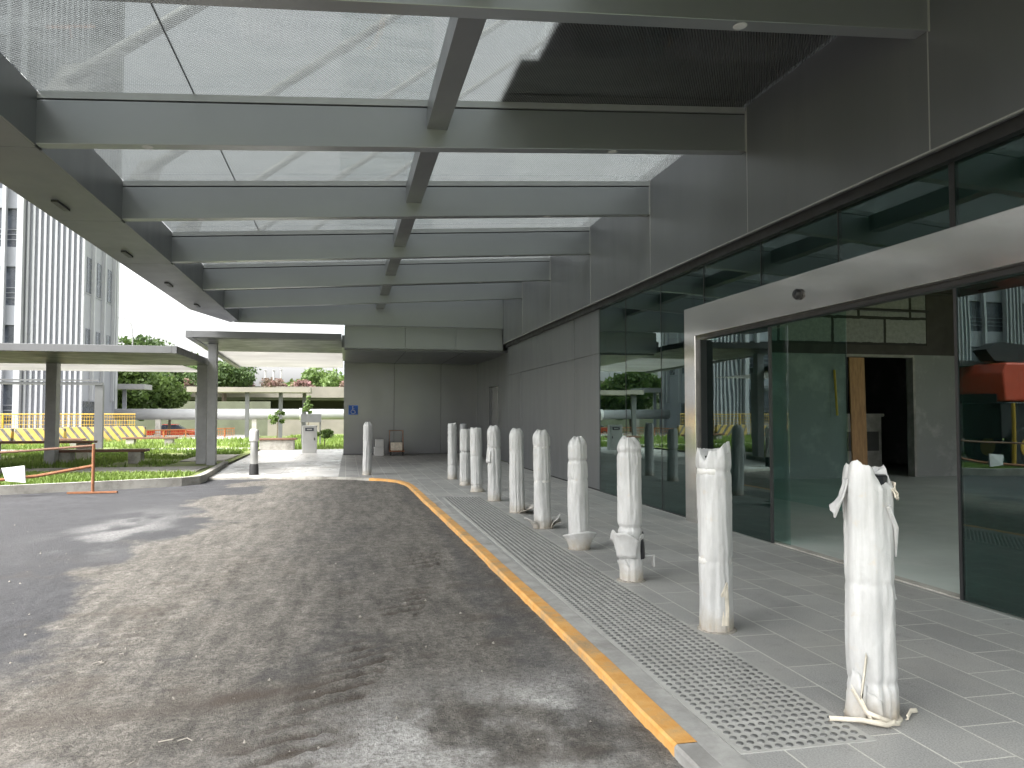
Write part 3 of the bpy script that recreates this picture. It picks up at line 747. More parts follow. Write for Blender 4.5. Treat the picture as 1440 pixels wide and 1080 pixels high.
# ================================================================== BOLLARDS
def wrap_body(seed, H, r0, waist, lean, capk, rag=None):
    rs = np.random.RandomState(seed); nt_, nz = 72, 110
    sx, sy = rs.rand() * 50, rs.rand() * 50
    TH = np.arange(nt_ + 1) % nt_ * 2 * math.pi / nt_
    T, Z = np.meshgrid(TH, H * np.arange(nz + 1) / nz)
    c, s_ = np.cos(T), np.sin(T)
    big = fbm(sx + 1.5 * c + 3, sy + 1.5 * s_ + Z * 2.4, 4) - .5
    pleat = fbm(sx + 6.5 * c + 9 + .8 * Z, sy + 6.5 * s_ + Z * .9 + 30, 3) - .5           # long vertical folds
    crease = np.abs(fbm(sx + 3.2 * c + 70, sy + 3.2 * s_ + Z * 7 + 11, 4, .6) - .5)          # sharp crumples
    amp = .5 + 1.0 * fbm(sx + c + 5, sy + s_ + Z * 1.5 + 60, 2)
    r = r0 + .022 * big + .020 * pleat * amp - .045 * np.clip(.06 - crease, 0, 1) * amp
    for wz, wd in waist: r = r - wd * np.exp(-((Z - wz - .012 * (fbm(sx + 2 * c, sy + 2 * s_, 2) - .5)) / .020) ** 2)
    for k in range(2):                                                                      # overlapping sheet edges
        fold = (T + (.55 - 1.3 * k) * Z + sx + k * 2.4 + .5 * (fbm(Z * 4 + sx, Z * 0 + k, 3) - .5)) % (2 * math.pi)
        r = r + (.010 - .003 * k) * sst(2.7, 2.76, fold) * sst(4.6, 2.9, fold)
    top = np.clip((Z - (H - .10)) / .10, 0, 1)
    r = r * (1 - capk * top ** 2.2)
    zz = Z + .035 * top * (fbm(sx + 2.4 * c, sy + 2.4 * s_ + 7, 3) - .5) * 2
    if rag:
        for a, w, dz in rag:
            da = (T - math.radians(a) + math.pi) % (2 * math.pi) - math.pi
            zz = zz + top * dz * np.exp(-(da / math.radians(w)) ** 4)
    X = c * r + lean[0] * Z; Y = s_ * r + lean[1] * Z
    m = MB(); m.grid([[(X[i, k], Y[i, k], zz[i, k]) for k in range(nt_ + 1)] for i in range(nz + 1)])
    tp_ = [(X[-1, k], Y[-1, k], zz[-1, k]) for k in range(nt_)]; k = len(m.v)
    cx = float(X[-1, :nt_].mean()); cy = float(Y[-1, :nt_].mean()); cz = H - .05 if rag else float(zz[-1].mean())
    r1 = [(cx + (p[0] - cx) * .6, cy + (p[1] - cy) * .6, (p[2] + cz) / 2 + .014 * (rs.rand() - .4)) for p in tp_]
    m.v += tp_ + r1 + [(cx, cy, cz)]
    for i in range(nt_):
        j = (i + 1) % nt_
        m.f += [(k + i, k + j, k + nt_ + j, k + nt_ + i), (k + nt_ + i, k + nt_ + j, k + 2 * nt_)]
    return m
def flap(a0, a1, z0, z1, o0, o1, seed, r0=.118, n=14, mz=8, curl=0):
    """a torn sheet that leaves the wrap: radial offset o0 at its lower and o1 at its upper edge"""
    rs = np.random.RandomState(seed); rows = []
    for i in range(mz + 1):
        u = i / mz; row = []
        for k in range(n + 1):
            v = k / n; a = R(a0 + (a1 - a0) * v)
            rag = 1 - .28 * vnoise(np.array(v * 5 + seed), np.array(.5 + seed)) * u - .25 * u * (2 * v - 1) ** 2
            z = z0 + (z1 - z0) * u * rag
            rr = r0 + o0 + (o1 - o0) * (u ** 1.4) + .012 * (vnoise(np.array(v * 4 + seed * 3), np.array(u * 3)) - .5) + curl * (2 * v - 1) ** 2
            row.append((math.cos(a) * rr, math.sin(a) * rr, z))
        rows.append(row)
    return MB().grid(rows)
def move(m, x, y, z=0):
    m.v = [(a + x, b + y, c + z) for a, b, c in m.v]; return m
GB = 'wrapped bollards in a row along the drop-off'
BOL = [
 # x, y, H, r, seed, waist, lean, cap, flaps, label
 (2.41, 3.20, 1.15, .104, 1, [(.62, .004), (.17, .007)], (-.012, .0), .12, [(160, 186, 1.10, .90, .0, .065), (195, 255, .0, .16, .022, .006), (175, 222, .0, .26, .04, .004)], 'nearest foam wrapped bollard, torn open at its dark top'),
 (2.38, 4.68, 1.18, .106, 2, [(1.03, .008), (.45, .004)], (-.018, .0), .12, [(300, 400, 1.10, 1.20, -.012, .006)], 'second nearest foam wrapped bollard with ragged crumpled paper at its top'),
 (2.37, 6.20, 1.20, .102, 3, [(.45, .014), (1.08, .010)], (-.016, .0), .5, [(170, 275, .20, .47, .012, .075), (290, 330, .25, .44, .0, .02)], 'foam wrapped bollard with a black gash and torn flap near its foot'),
 (2.39, 7.75, 1.16, .100, 4, [(.92, .010), (.72, .004)], (-.014, .0), .55, [(180, 360, .0, .22, .012, .085)], 'foam wrapped bollard with one broad cup of foam round its foot'),
 (2.39, 9.25, 1.20, .100, 5, [(.58, .008), (1.0, .006)], (-.016, .0), .5, [(150, 230, .0, .17, .015, .14), (310, 390, .0, .20, .015, .11)], 'foam wrapped bollard with two peeled petals spread at its foot'),
 (2.41, 10.80, 1.19, .102, 6, [(.9, .004)], (-.01, .0), .45, [(270, 380, .0, .09, .02, .20)], 'rounded foam wrapped bollard with a curled scrap on its right'),
 (2.37, 12.32, 1.21, .104, 7, [(.86, .008)], (-.012, .0), .5, [(150, 230, .62, .95, .03, .0)], 'foam wrapped bollard swollen in the upper half, no flaps below'),
 (2.34, 13.85, 1.15, .104, 8, [(.65, .006), (.12, .01)], (-.018, .0), .15, [(190, 350, .0, .08, .03, .02)], 'flat topped foam wrapped bollard with a square skirt at the foot'),
 (2.33, 15.20, 1.10, .100, 9, [(.66, .028)], (-.004, .0), .15, [(200, 330, .0, .10, .03, .01)], 'short foam wrapped bollard pinched dark round its middle'),
 (2.27, 16.65, 1.20, .098, 10, [(.3, .01), (.95, .006), (1.05, .006), (1.12, .006)], (-.012, .0), .2, [], 'farthest foam wrapped bollard in the row, ringed near its top'),
 (.48, 18.25, 1.22, .098, 11, [(.8, .004)], (.01, .0), .4, [(200, 300, .0, .05, .02, .01)], 'lone foam wrapped bollard before the dark end wall'),
]
for i, (x, y, H, r, sd, ws, ln, cap, fl, lab) in enumerate(BOL):
    b = thing('wrapped_bollard', (x, y, 0), lab, 'bollard', GB)
    move(wrap_body(sd, H, r, ws, ln, cap, {0: [(300, 42, -.075), (205, 45, .03)], 1: [(200, 28, -.06), (330, 40, .035), (250, 16, -.03)]}.get(i)), x, y).build('foam_wrap', M['foam'], b, smooth=True, fix=True)
    for j, (a0, a1, z0, z1, o0, o1) in enumerate(fl):
        move(flap(a0, a1, z0, z1, o0, o1, sd * 7 + j, r - .001), x + ln[0] * (z0 + z1) / 2, y).build('foam_flap', M['foam'], b, smooth=True, solid=.007)
    for wz, wd in ws[:2]:
        if wd > .012 or i not in (1, 4, 6): continue
        rr = r + .0015 - wd
        move(MB().lathe([(rr, wz - .02), (rr + .003, wz - .018), (rr + .003, wz + .018), (rr, wz + .02)], (ln[0] * wz, 0, 0), 28), x, y).build('tape_band', M['tape'], b, smooth=True)
    move(MB().lathe([(r - .03, .0), (r - .03, H - .05)], (ln[0] * .6, 0, 0), 20), x, y).build('bollard_core', M['core'], b, smooth=True)
    # scraps at the foot
    rs = np.random.RandomState(sd + 50)
    move(MB().lathe([(r + .022, .0), (r + .018, .006), (r - .01, .012)], (0, 0, 0), 22), x, y).build('mortar_collar', M['dirtpile'] if i else M['strap'], b, smooth=True)
    if i == 0:
        # opened top: dark core end, hanging paper, loose straps on the ground
        move(MB().lathe([(.088, .95), (.088, 1.112), (.08, 1.12), (.0, 1.122)], (-.008, .0, 0), 24), x, y).build('core_end', M['core'], b)
        move(flap(300, 350, 1.06, 1.0, .0, .02, 91, .105), x, y).build('torn_edge', M['strap'], b, solid=.006)
        move(flap(322, 352, 1.085, .985, .004, .022, 92, .105), x, y).build('card_scrap', M['strap'], b, solid=.005)
        for pts in ([(-.09, -.08, .30), (-.135, -.10, .12), (-.10, -.13, .02), (.02, -.15, .012)], [(-.25, -.03, .012), (-.15, -.12, .03), (-.05, -.16, .014), (.0, -.15, .02)], [(-.16, -.07, .16), (-.12, -.12, .06), (-.02, -.15, .02)], [(.10, -.10, .012), (.16, -.05, .02), (.21, -.03, .01)]):
            pp = [Vector(q) for q in pts]; rows = []
            for k in range(len(pp) * 4 - 3):
                q, tt = divmod(k, 4); tt /= 4; p = pp[q] if tt == 0 else pp[q].lerp(pp[q + 1], tt)
                rows.append([p + Vector((0, 0, .018)), p + Vector((.005, -.004, 0)), p + Vector((.0, .006, -.006))])
            move(MB().grid(rows), x, y).build('loose_strip', M['strap'], b, smooth=True, solid=.003)
        move(MB().tube([(.02, -.108, .98), (.07, -.092, .88), (.10, -.05, .74)], [.011, .012, .004], 6), x, y).build('loose_strip', M['foam'], b)
        move(MB().tube([(.105, .02, .55), (.125, .0, .56), (.128, -.01, .53)], .006, 6), x, y).build('loose_strip', M['foam'], b)
    if i == 2:
        move(flap(296, 338, .19, .44, .006, .002, 77, r + .004), x, y).build('black_gash', M['core'], b, solid=.005)
        move(MB().box(.10, .20, -.03, .01, .20, .212).box(.19, .20, -.03, .01, .11, .20), x, y).build('loose_strip', M['foam'], b)
        move(flap(150, 240, .06, .20, -.01, .012, 78, r - .001), x, y).build('foam_flap', M['foam'], b, solid=.006)
    if i == 1:
        move(flap(255, 285, .05, .36, .004, .012, 45, r), x, y).build('loose_strip', M['strap'], b, solid=.004)
    if i in (5, 4):
        move(flap(330, 420, .0, .14, .02, .13, 60 + i, r), x, y).build('foam_flap', M['foam'], b, smooth=True, solid=.006)
b = thing('plain_bollard', (-2.08, 18.75, 0), 'grey steel bollard with black foot beside the pale plaza', 'bollard')
MB().lathe([(.085, .24), (.09, .25), (.09, .98), (.08, 1.02), (.03, 1.04), (.0, 1.042)], (-2.08, 18.75, 0), 24).build('tube', M['trim'], b, smooth=True)
MB().lathe([(.11, .0), (.108, .02), (.10, .22), (.09, .26)], (-2.08, 18.75, 0), 24).build('foot', M['rubber'], b, smooth=True)
MB().lathe([(.105, .78), (.112, .82), (.108, 1.0), (.09, 1.06), (.0, 1.07)], (-2.085, 18.745, 0), 20).build('plastic_cover', M['tape'], b, smooth=True)
b = thing('metal_post', (3.1, 20.6, 0), 'pale grey plain post near the narrow side door', 'post')
MB().lathe([(.10, .0), (.10, 1.1), (.08, 1.15), (.0, 1.16)], (3.1, 20.6, 0), 20).build('tube', M['post'], b, smooth=True)
MB().lathe([(.15, .0), (.15, .02), (.10, .03)], (3.1, 20.6, 0), 20).build('base_plate', M['post'], b)

# things in the recess
tr = thing('hand_trolley', (1.75, 26.6, 0), 'small rusty red hand trolley parked by the dark end wall', 'trolley')
MB().box(1.45, 1.95, 26.3, 26.8, .14, .18).build('deck', M['rust'], tr)
MB().tube([(1.47, 26.78, .17), (1.47, 26.85, .85), (1.93, 26.85, .85), (1.93, 26.78, .17)], .018, 8).build('handle', M['rust'], tr)
for x in (1.5, 1.9):
    for y in (26.38, 26.72): MB().lathe([(.02, -.02), (.06, -.02), (.06, .02), (.02, .02)], (x, y, .062), 14, 'x').build('wheel', M['rubber'], tr)
bx = tag(MB().box(1.5, 1.88, 26.36, 26.7, .182, .45).build('cardboard_box', M['strap'], bevel=.01), 'brown cardboard box on the red trolley', 'box')
for k, (x, w, z0, z1) in enumerate(((1.1, .32, 0, .3), (1.12, .28, .302, .56))):
    tag(MB().box(x - w / 2, x + w / 2, 26.5, 26.8, z0, z1).build('white_carton', M['white'], bevel=.015), ['white carton on the floor left of the red trolley', 'smaller white carton stacked on another carton'][k], 'carton', 'white cartons by the end wall')

# ================================================================== COVERED WALKWAYS
W = thing('covered_walkway', (-8, 22.6, 0), 'flat grey roofed walkway on square posts beside the lawn', 'walkway')
MB().box(-45, -3.75, 18.0, 18.16, 2.745, 2.905).build('front_edge', M['edge'], W, bevel=.006)
MB().box(-45, -3.75, 18.161, 22.5, 2.75, 2.88).build('dark_soffit', M['soffitdk'], W)
MB().prism([(-45, 2.80), (-4.6, 2.80), (-4.6, 2.81), (-45, 2.81)], 22.501, 27.0, 'y').build('pale_soffit', M['sheetroof'], W)
MB().box(-45, -3.75, 18.161, 22.5, 2.881, 2.90).build('roof_sheet', M['edge'], W)
MB().box(-3.749, -3.65, 18.0, 22.5, 2.745, 2.905).build('end_edge', M['edge'], W)
for x in (-3.86, -7.6, -11.5, -15.4, -19.3): MB().box(x - .13, x + .13, 22.3, 22.6, .0, 2.755).build('post', M['post'], W, bevel=.008)
V = thing('link_canopy', (-2, 24, 0), 'higher grey roof slab linking the walkway to the dark end wall', 'canopy')
MB().box(-3.7, -.13, 20.0, 20.14, 3.30, 3.46).build('front_edge', M['edge'], V, bevel=.006)
MB().box(-3.7, -.13, 20.141, 24.2, 3.29, 3.44).build('dark_soffit', M['soffitdk'], V)
MB().box(-4.2, -.13, 24.201, 33, 3.36, 3.37).build('pale_soffit', M['sheetroof'], V)
MB().hexa([(-3.86, 20.0, 3.29), (-3.70, 20.0, 3.29), (-4.25, 33, 3.29), (-4.4, 33, 3.29)], [(-3.86, 20.0, 3.46), (-3.70, 20.0, 3.46), (-4.25, 33, 3.46), (-4.4, 33, 3.46)]).build('side_edge', M['edge'], V)
MB().box(-3.60, -3.38, 21.6, 21.85, 0, 3.289).build('post', M['post'], V, bevel=.008)
MB().box(-.13, -.05, 21.75, 27.3, 3.26, 3.6).build('side_fascia', M['clad'], V)
F = thing('pergola', (-14, 31.8, 0), 'thin grey post and beam frame before the white fins', 'pergola')
MB().box(-26, -9.05, 31.7, 31.9, 2.52, 2.62).build('beam', M['edge'], F)
MB().box(-26, -9.15, 31.65, 31.69, 2.66, 2.72).build('rail', M['edge'], F)
for x in (-9.17, -14.5, -20): MB().box(x - .14, x + .14, 31.75, 31.95, 0, 2.515).build('post', M['edge'], F)
F = thing('far_shelter', (-5, 43.6, 0), 'pale flat roofed shelter on thin posts before the flyover', 'shelter')
MB().box(-8.2, -1.9, 43.0, 45.2, 2.60, 2.86).build('roof', M['viad'], F)
for x, y in ((-7.75, 43.5), (-5.2, 43.3), (-3.5, 43.6), (-2.3, 44.6)): MB().box(x - .1, x + .1, y, y + .2, -.02, 2.60).build('post', M['edge'], F)
F = thing('small_shelter', (-15.5, 62, 0), 'small white roofed shelter at the corner of the finned building', 'shelter')
MB().box(-17.5, -13.6, 57, 59.2, 3.15, 3.5).build('roof', M['post'], F)
for x in (-15.7, -15.1): MB().box(x - .12, x + .12, 57.9, 58.1, -.1, 3.149).build('post', M['fin'], F)

# ================================================================== BENCHES, BARRIERS, STREET THINGS
def bench(x0, x1, y, label, zs=.45, grp='timber garden benches', piers=True, rot=0):
    b = thing('garden_bench', ((x0 + x1) / 2, y, .06), label, 'bench', grp)
    for k in range(3): MB().box(x0, x1, y - .24 + k * .165, y - .24 + k * .165 + .15, zs - .07, zs).build('slat', M['brown'], b, bevel=.005)
    for x in (x0 + .3, x1 - .3): MB().box(x - .16, x + .16, y - .2, y + .2, .05, zs - .071).build('support', M['conc'], b, bevel=.01)
    return b
bench(-9.1, -7.0, 34.9, 'short brown timber bench farthest out on the lawn')
bench(-7.7, -5.35, 22.95, 'long low brown bench just behind the walkway post')
bench(-10.4, -7.35, 25.2, 'brown bench at the left picture edge with one concrete pier', .62)
bench(-11.6, -10.2, 33.6, 'low brown bench half hidden behind the walkway post')
sb = thing('stone_bench', (-2.9, 31.8, 0), 'grey stone bench with reddish top on the plaza edge', 'bench')
MB().box(-3.3, -2.0, 31.4, 32.0, .0, .40).build('base', M['conc'], sb, bevel=.02)
MB().box(-3.4, -1.9, 31.35, 32.05, .401, .47).build('seat', M['brown'], sb, bevel=.01)
# rusty barricade
b = thing('barricade', (-4.53, 15.45, 0), 'rusty orange barricade post with fallen rails at the verge kerb', 'barrier')
MB().tube([(-4.53, 15.45, -.03), (-4.53, 15.45, .86)], .028, 8).build('upright', M['rust'], b)
MB().box(-4.95, -4.11, 15.41, 15.49, -.04, -.01).build('foot', M['rust'], b)
MB().tube([(-4.53, 15.45, .83), (-5.6, 15.30, .75), (-7.3, 15.1, .66)], .022, 8).build('rail', M['brown'], b)
MB().tube([(-4.53, 15.48, .46), (-5.4, 15.3, .30), (-7.4, 14.75, .12)], .028, 8).build('rail', M['rust'], b)
tag(MB().hexa([(-5.80, 15.02, .24), (-5.50, 15.06, .20), (-5.50, 15.09, .20), (-5.80, 15.05, .24)], [(-5.90, 15.10, .46), (-5.55, 15.13, .50), (-5.55, 15.16, .50), (-5.90, 15.13, .46)]).build('plastic_board', M['white']), 'tilted white board resting on the fallen barricade rail', 'board')
# striped barriers
xs = [-16.6, -14.6, -12.55]
for k, (x, y) in enumerate(((-17.2, 37.4), (-15.1, 37.2), (-13.0, 37.1), (-12.9, 41.2), (-10.9, 42.0))):
    b = thing('striped_barrier', (x, y, .06), ['yellow and black striped barrier at the left picture edge', 'yellow and black striped barrier, second from the left', 'yellow and black striped barrier left of the walkway post', 'yellow and black striped barrier right of the walkway post', 'yellow and black striped barrier nearest the trees'][k], 'barrier', 'striped barriers round the works')
    MB().prism([(y - .28, .06), (y + .28, .06), (y + .10, .80), (y - .10, .80)], x - .98, x + .98, 'x').build('body', M['stripe'], b, bevel=.02)
    for q in (-.6, .6): MB().box(x + q - .18, x + q + .18, y - .32, y + .32, .0, .10).build('foot', M['yellow'], b)
def mesh_fence(name, p0, p1, h, mat, label, step=.12, posts=2.2, z=0):
    p0 = Vector((*p0, z)); p1 = Vector((*p1, z)); L = (p1 - p0).length; d = (p1 - p0) / L
    f = thing(name, tuple(p0), label, 'fence')
    m = MB()
    for k in range(int(L / step) + 1):
        q = p0 + d * k * step; m.tube([q + Vector((0, 0, .1)), q + Vector((0, 0, h - .04))], .011, 4, False)
    for k in range(int(h / (step * 1.6))):
        zz = .12 + k * step * 1.6; m.tube([p0 + Vector((0, 0, zz)), p1 + Vector((0, 0, zz))], .011, 4, False)
    m.build('mesh_panel', mat, f, fix=False)
    for k in range(int(L / posts) + 1):
        q = p0 + d * k * posts; MB().tube([q, q + Vector((0, 0, h))], .045, 6).build('post', mat, f)
    MB().tube([p0 + Vector((0, 0, h)), p1 + Vector((0, 0, h))], .035, 6).build('top_rail', mat, f)
mesh_fence('yellow_fence', (-28, 43.4), (-10.8, 43.6), 1.42, M['yellow'], 'long yellow mesh fence before the finned building')
mesh_fence('orange_fence', (-10.6, 43.8), (-6.8, 50.5), .55, M['orange'], 'low orange net fence before the red car', .16, 1.7)
# ticket kiosk and board
k = thing('parking_kiosk', (-1.3, 29.1, 0), 'white upright kiosk with dark display on the plaza', 'kiosk')
MB().box(-1.56, -1.04, 28.95, 29.25, 0, 1.0).build('cabinet', M['white'], k, bevel=.02)
MB().box(-1.45, -1.15, 28.93, 28.949, .80, .92).build('display', M['win'], k)
MB().box(-1.39, -1.21, 28.922, 28.9295, .84, .88).build('label_plate', M['offwhite'], k)
MB().box(-1.14, -1.11, 28.92, 28.949, .46, .56).build('lock', M['black'], k)
s = thing('notice_board', (-1.6, 36, 0), 'dark notice board on two posts behind the white kiosk', 'sign')
MB().box(-2.0, -1.1, 36, 36.06, 1.05, 1.42).build('panel', M['edge'], s)
for x in (-1.95, -1.15): MB().box(x - .03, x + .03, 36.061, 36.12, 0, 1.4).build('post', M['edge'], s)
pp = thing('white_pipe', (-6, 54, 0), 'long white pipe carried across behind the lawn', 'pipe')
MB().tube([(-14.6, 54, 1.42), (14, 54, 1.42)], .36, 18).build('pipe_body', M['pipe'], pp, smooth=True)
for x in (-12, -6, .3, 6): MB().box(x - .15, x + .15, 53.85, 54.15, -.1, 1.1).build('support', M['conc'], pp)
for x in (-9, -3, 3): MB().lathe([(.36, -.08), (.42, -.08), (.42, .08), (.36, .08)], (x, 54, 1.42), 18, 'x').build('collar', M['white'], pp)
# red car
def car(x, y, z):
    c = thing('parked_car', (x, y, z), 'red saloon car parked on the street behind the white pipe', 'car')
    side = [(-2.15, .28), (2.15, .28), (2.2, .55), (2.1, .78), (1.2, .92), (.75, .95), (-1.35, .98), (-2.1, .92), (-2.2, .6)]
    MB().prism([(x + a, z + b) for a, b in side], y - .85, y + .85, 'y').build('body', M['red'], c, bevel=.05, smooth=False)
    top = [(-1.55, .97), (1.15, .94), (.45, 1.40), (-.75, 1.44)]
    MB().hexa([(x - 1.6, y - .78, z + .96), (x + 1.2, y - .78, z + .93), (x + 1.2, y + .78, z + .93), (x - 1.6, y + .78, z + .96)],
              [(x - .85, y - .6, z + 1.42), (x + .4, y - .6, z + 1.42), (x + .4, y + .6, z + 1.42), (x - .85, y + .6, z + 1.42)]).build('cabin_glass', M['win'], c, bevel=.02)
    MB().box(x - .88, x + .42, y - .62, y + .62, z + 1.40, z + 1.46).build('roof', M['red'], c, bevel=.03)
    for a in (-1.35, 1.35):
        for q in (-.86, .86):
            w = MB().lathe([(.1, -.1), (.3, -.1), (.33, -.07), (.33, .07), (.3, .1), (.1, .1)], (x + a, y + q * .95, z + .33), 18, 'y').build('wheel', M['rubber'], c)
            MB().lathe([(.0, -.012), (.19, -.01), (.2, 0), (.2, .01)], (x + a, y + q * .95 + (-.1 if q < 0 else .1), z + .33), 14, 'y').build('rim', M['trim'], w)
    for q in (-.6, .6): MB().box(x + 2.1, x + 2.19, y + q - .18, y + q + .18, z + .6, z + .74).build('headlight', M['offwhite'], c)
    MB().box(x - 2.2, x - 2.12, y - .75, y + .75, z + .66, z + .8).build('tail_light', M['vermil'], c)
car(-16.2, 79, -.99)
# orange machine that the door glass mirrors, parked left of the lawn
c = thing('mobile_crane', (-9.2, 17.6, -.04), 'orange red mobile crane parked on the drive left of the lawn', 'crane')
MB().prism([(-7.75, 1.75), (-7.70, 2.5), (-7.85, 2.78), (-11.2, 2.78), (-11.2, 1.75)], 16.9, 18.6, 'y').build('housing', M['vermil'], c, bevel=.05)
MB().box(-7.69, -7.66, 17.1, 18.4, 1.7, 1.95).build('bumper', M['rubber'], c)
MB().box(-9.4, -8.6, 18.6, 18.62, 2.0, 2.4).build('number_plate', M['finw'], c); MB().box(-9.6, -8.5, 16.88, 16.899, 2.2, 2.5).build('side_plate', M['strap'], c)
MB().box(-11.2, -7.8, 17.1, 18.4, .75, 1.70).build('chassis', M['black'], c, bevel=.03)
for x in (-8.5, -10.5):
    for y in (16.95, 18.25):
        w = MB().lathe([(.2, 0), (.5, 0), (.55, .05), (.55, .27), (.5, .32), (.2, .32)], (x, y, .51), 22, 'y').build('wheel', M['rubber'], c)
        MB().lathe([(.0, -.01), (.24, -.01), (.26, .02)], (x, y, .51), 16, 'y').build('hub', M['yellow'], w)
for y in (16.8, 18.7): MB().tube([(-7.9, y, 1.7), (-7.9, y, .0)], .05, 8).build('outrigger', M['yellow'], c)
MB().prism([(-7.9, 2.85), (-7.6, 3.15), (-8.1, 3.35), (-12.5, 2.95), (-12.5, 2.79), (-9, 2.79)], 17.3, 17.8, 'y').build('boom', M['black'], c)
MB().prism([(-8.4, 2.82), (-8.7, 3.25), (-12.2, 2.99), (-12.2, 2.80)], 17.85, 18.3, 'y').build('boom_section', M['yellow'], c)

# ================================================================== BACKGROUND BUILDINGS
T = thing('finned_tower', (-30, 50, 0), 'tall pale block with white vertical fins and dark windows on the left', 'building')
HT = 46
MB().box(-60, -15.4, 50.2, 56.8, 0, HT).build('core_wall', M['fin'], T)
fm = [-18.45 + .30 * k for k in range(11)]
for x in fm: MB().box(x - .055, x + .06, 50.02, 50.199, 0, HT).build('fin', M['finw'], T)
MB().box(-18.95, -18.62, 49.7, 50.199, 0, HT).build('pier', M['finw'], T)
MB().box(-15.399, -15.25, 56.3, 56.8, 0, HT).build('corner_pier', M['finw'], T)
for y in (51.4, 53.5, 55.7): MB().box(-15.399, -15.20, y, y + .16, 2.3, HT).build('fin', M['finw'], T)
z = 4.45
while z < HT - 4:
    for y in (50.55, 52.5, 54.7): MB().box(-15.399, -15.37, y, y + .75, z, z + 2.15).build('window', M['win'], T)
    z += 4.35
for z in range(1, 11): MB().box(-15.399, -15.385, 50.21, 56.29, z * 4.35 - .02, z * 4.35 + .02).build('wall_joint', M['fac'], T)
MB().box(-15.399, -15.36, 50.3, 53.4, .1, 2.2).build('dark_opening', M['win'], T)
z = 0.9
while z < HT - 3:
    MB().box(-60, -18.96, 50.0, 50.199, z + 2.3, z + 3.45).build('spandrel', M['fin'], T)
    MB().box(-60, -18.96, 50.15, 50.198, z + .0, z + 2.299).build('window_band', M['win'], T)
    for q in (.45, .75, 1.05): MB().box(-60, -18.96, 50.05, 50.09, z + q - .02, z + q + .02).build('railing', M['fin'], T)
    z += 3.45
for k in range(16): MB().box(-19.75 - k * 2.4, -19.55 - k * 2.4, 49.7, 49.999, 0, HT).build('column', M['finw'], T)
for k in range(10):
    for q in range(5): MB().box(-21.6 - k * 4.8 - q * .32, -21.48 - k * 4.8 - q * .32, 49.6, 49.999, 0, HT).build('fin', M['finw'], T)
T = thing('distant_tower_block', (6, 120, 0), 'distant blue grey tower block seen through the canopy glass', 'building')
MB().box(-1.3, 13.2, 120, 135, 0, 110).build('wall', M['tower'], T)
z = 20
while z < 108:
    MB().box(-1.0, 12.9, 119.95, 119.99, z, z + 1.3).build('window_band', M['towerwin'], T); z += 3.6
# flyover
Fy = thing('flyover', (-15, 100, 0), 'cream concrete flyover parapet crossing behind the trees', 'bridge')
MB().box(-70, 60, 98, 98.4, 3.5, 4.85).build('parapet', M['viad'], Fy)
MB().box(-70, 60, 98.41, 110, 3.2, 3.9).build('deck', M['wallgreen'], Fy)
for x in (-50, -32, -14, 4, 22): MB().box(x - 1.2, x + 1.2, 100, 104, -1.1, 3.2).build('pier', M['wallgreen'], Fy)
tag(MB().box(-70, 60, 108, 109, -1.1, 3.19).build('abutment_wall', M['wallgreen']), 'grey green wall under the flyover deck, coloured dark for its shade', 'wall')
tag(MB().box(-70, -8.5, 92, 92.3, -1.1, 2.9).build('boundary_wall', M['wallgreen']), 'low dark grey green wall behind the parked red car', 'wall')
tag(MB().box(-8.4, 30, 88, 88.3, -1.1, 1.5).build('cream_wall', M['viad']), 'low cream wall behind the far shelter', 'wall')

# ================================================================== TREES
def crown_mesh(c, rx, rz, nleaf, seed, leaf, mat, parent, name='crown', clumps=26, flat=.75):
    rs = np.random.RandomState(seed); vs = []; fs = []; tone = []
    cl = []
    for k in range(clumps):
        v = rs.randn(3); v /= np.linalg.norm(v); rr = rs.rand() ** .4
        cl.append((c[0] + v[0] * rx * rr * .82, c[1] + v[1] * rx * rr * .82, c[2] + v[2] * rz * rr * .82, rx * (.2 + .2 * rs.rand()), rs.rand()))
    for k in range(nleaf):
        q = cl[rs.randint(clumps)]; v = rs.randn(3); v /= np.linalg.norm(v); r = q[3] * (.55 + .55 * rs.rand())
        p = np.array(q[:3]) + v * r * np.array([1, 1, flat]); a = rs.randn(3); a /= np.linalg.norm(a); b = np.cross(a, rs.randn(3)); b /= np.linalg.norm(b)
        s = leaf * (.6 + .8 * rs.rand()); i = len(vs)
        vs += [tuple(p - a * s), tuple(p + b * s * .5), tuple(p + a * s), tuple(p - b * s * .5)]; fs.append((i, i + 1, i + 2, i + 3))
        tn = min(1, max(0, .25 + .5 * q[4] + .35 * (rs.rand() - .5))); tone += [tn] * 4
    me = bpy.data.meshes.new(name); o = Vector((0, 0, 0)); p = parent
    while p is not None: o += p.location; p = p.parent
    me.from_pydata([(v[0] - o.x, v[1] - o.y, v[2] - o.z) for v in vs], [], fs)
    at = me.attributes.new('tone', 'FLOAT', 'POINT'); at.data.foreach_set('value', tone)
    me.materials.append(mat); ob = bpy.data.objects.new(name, me); C.objects.link(ob)
    if parent is not None: ob.parent = parent
    return ob
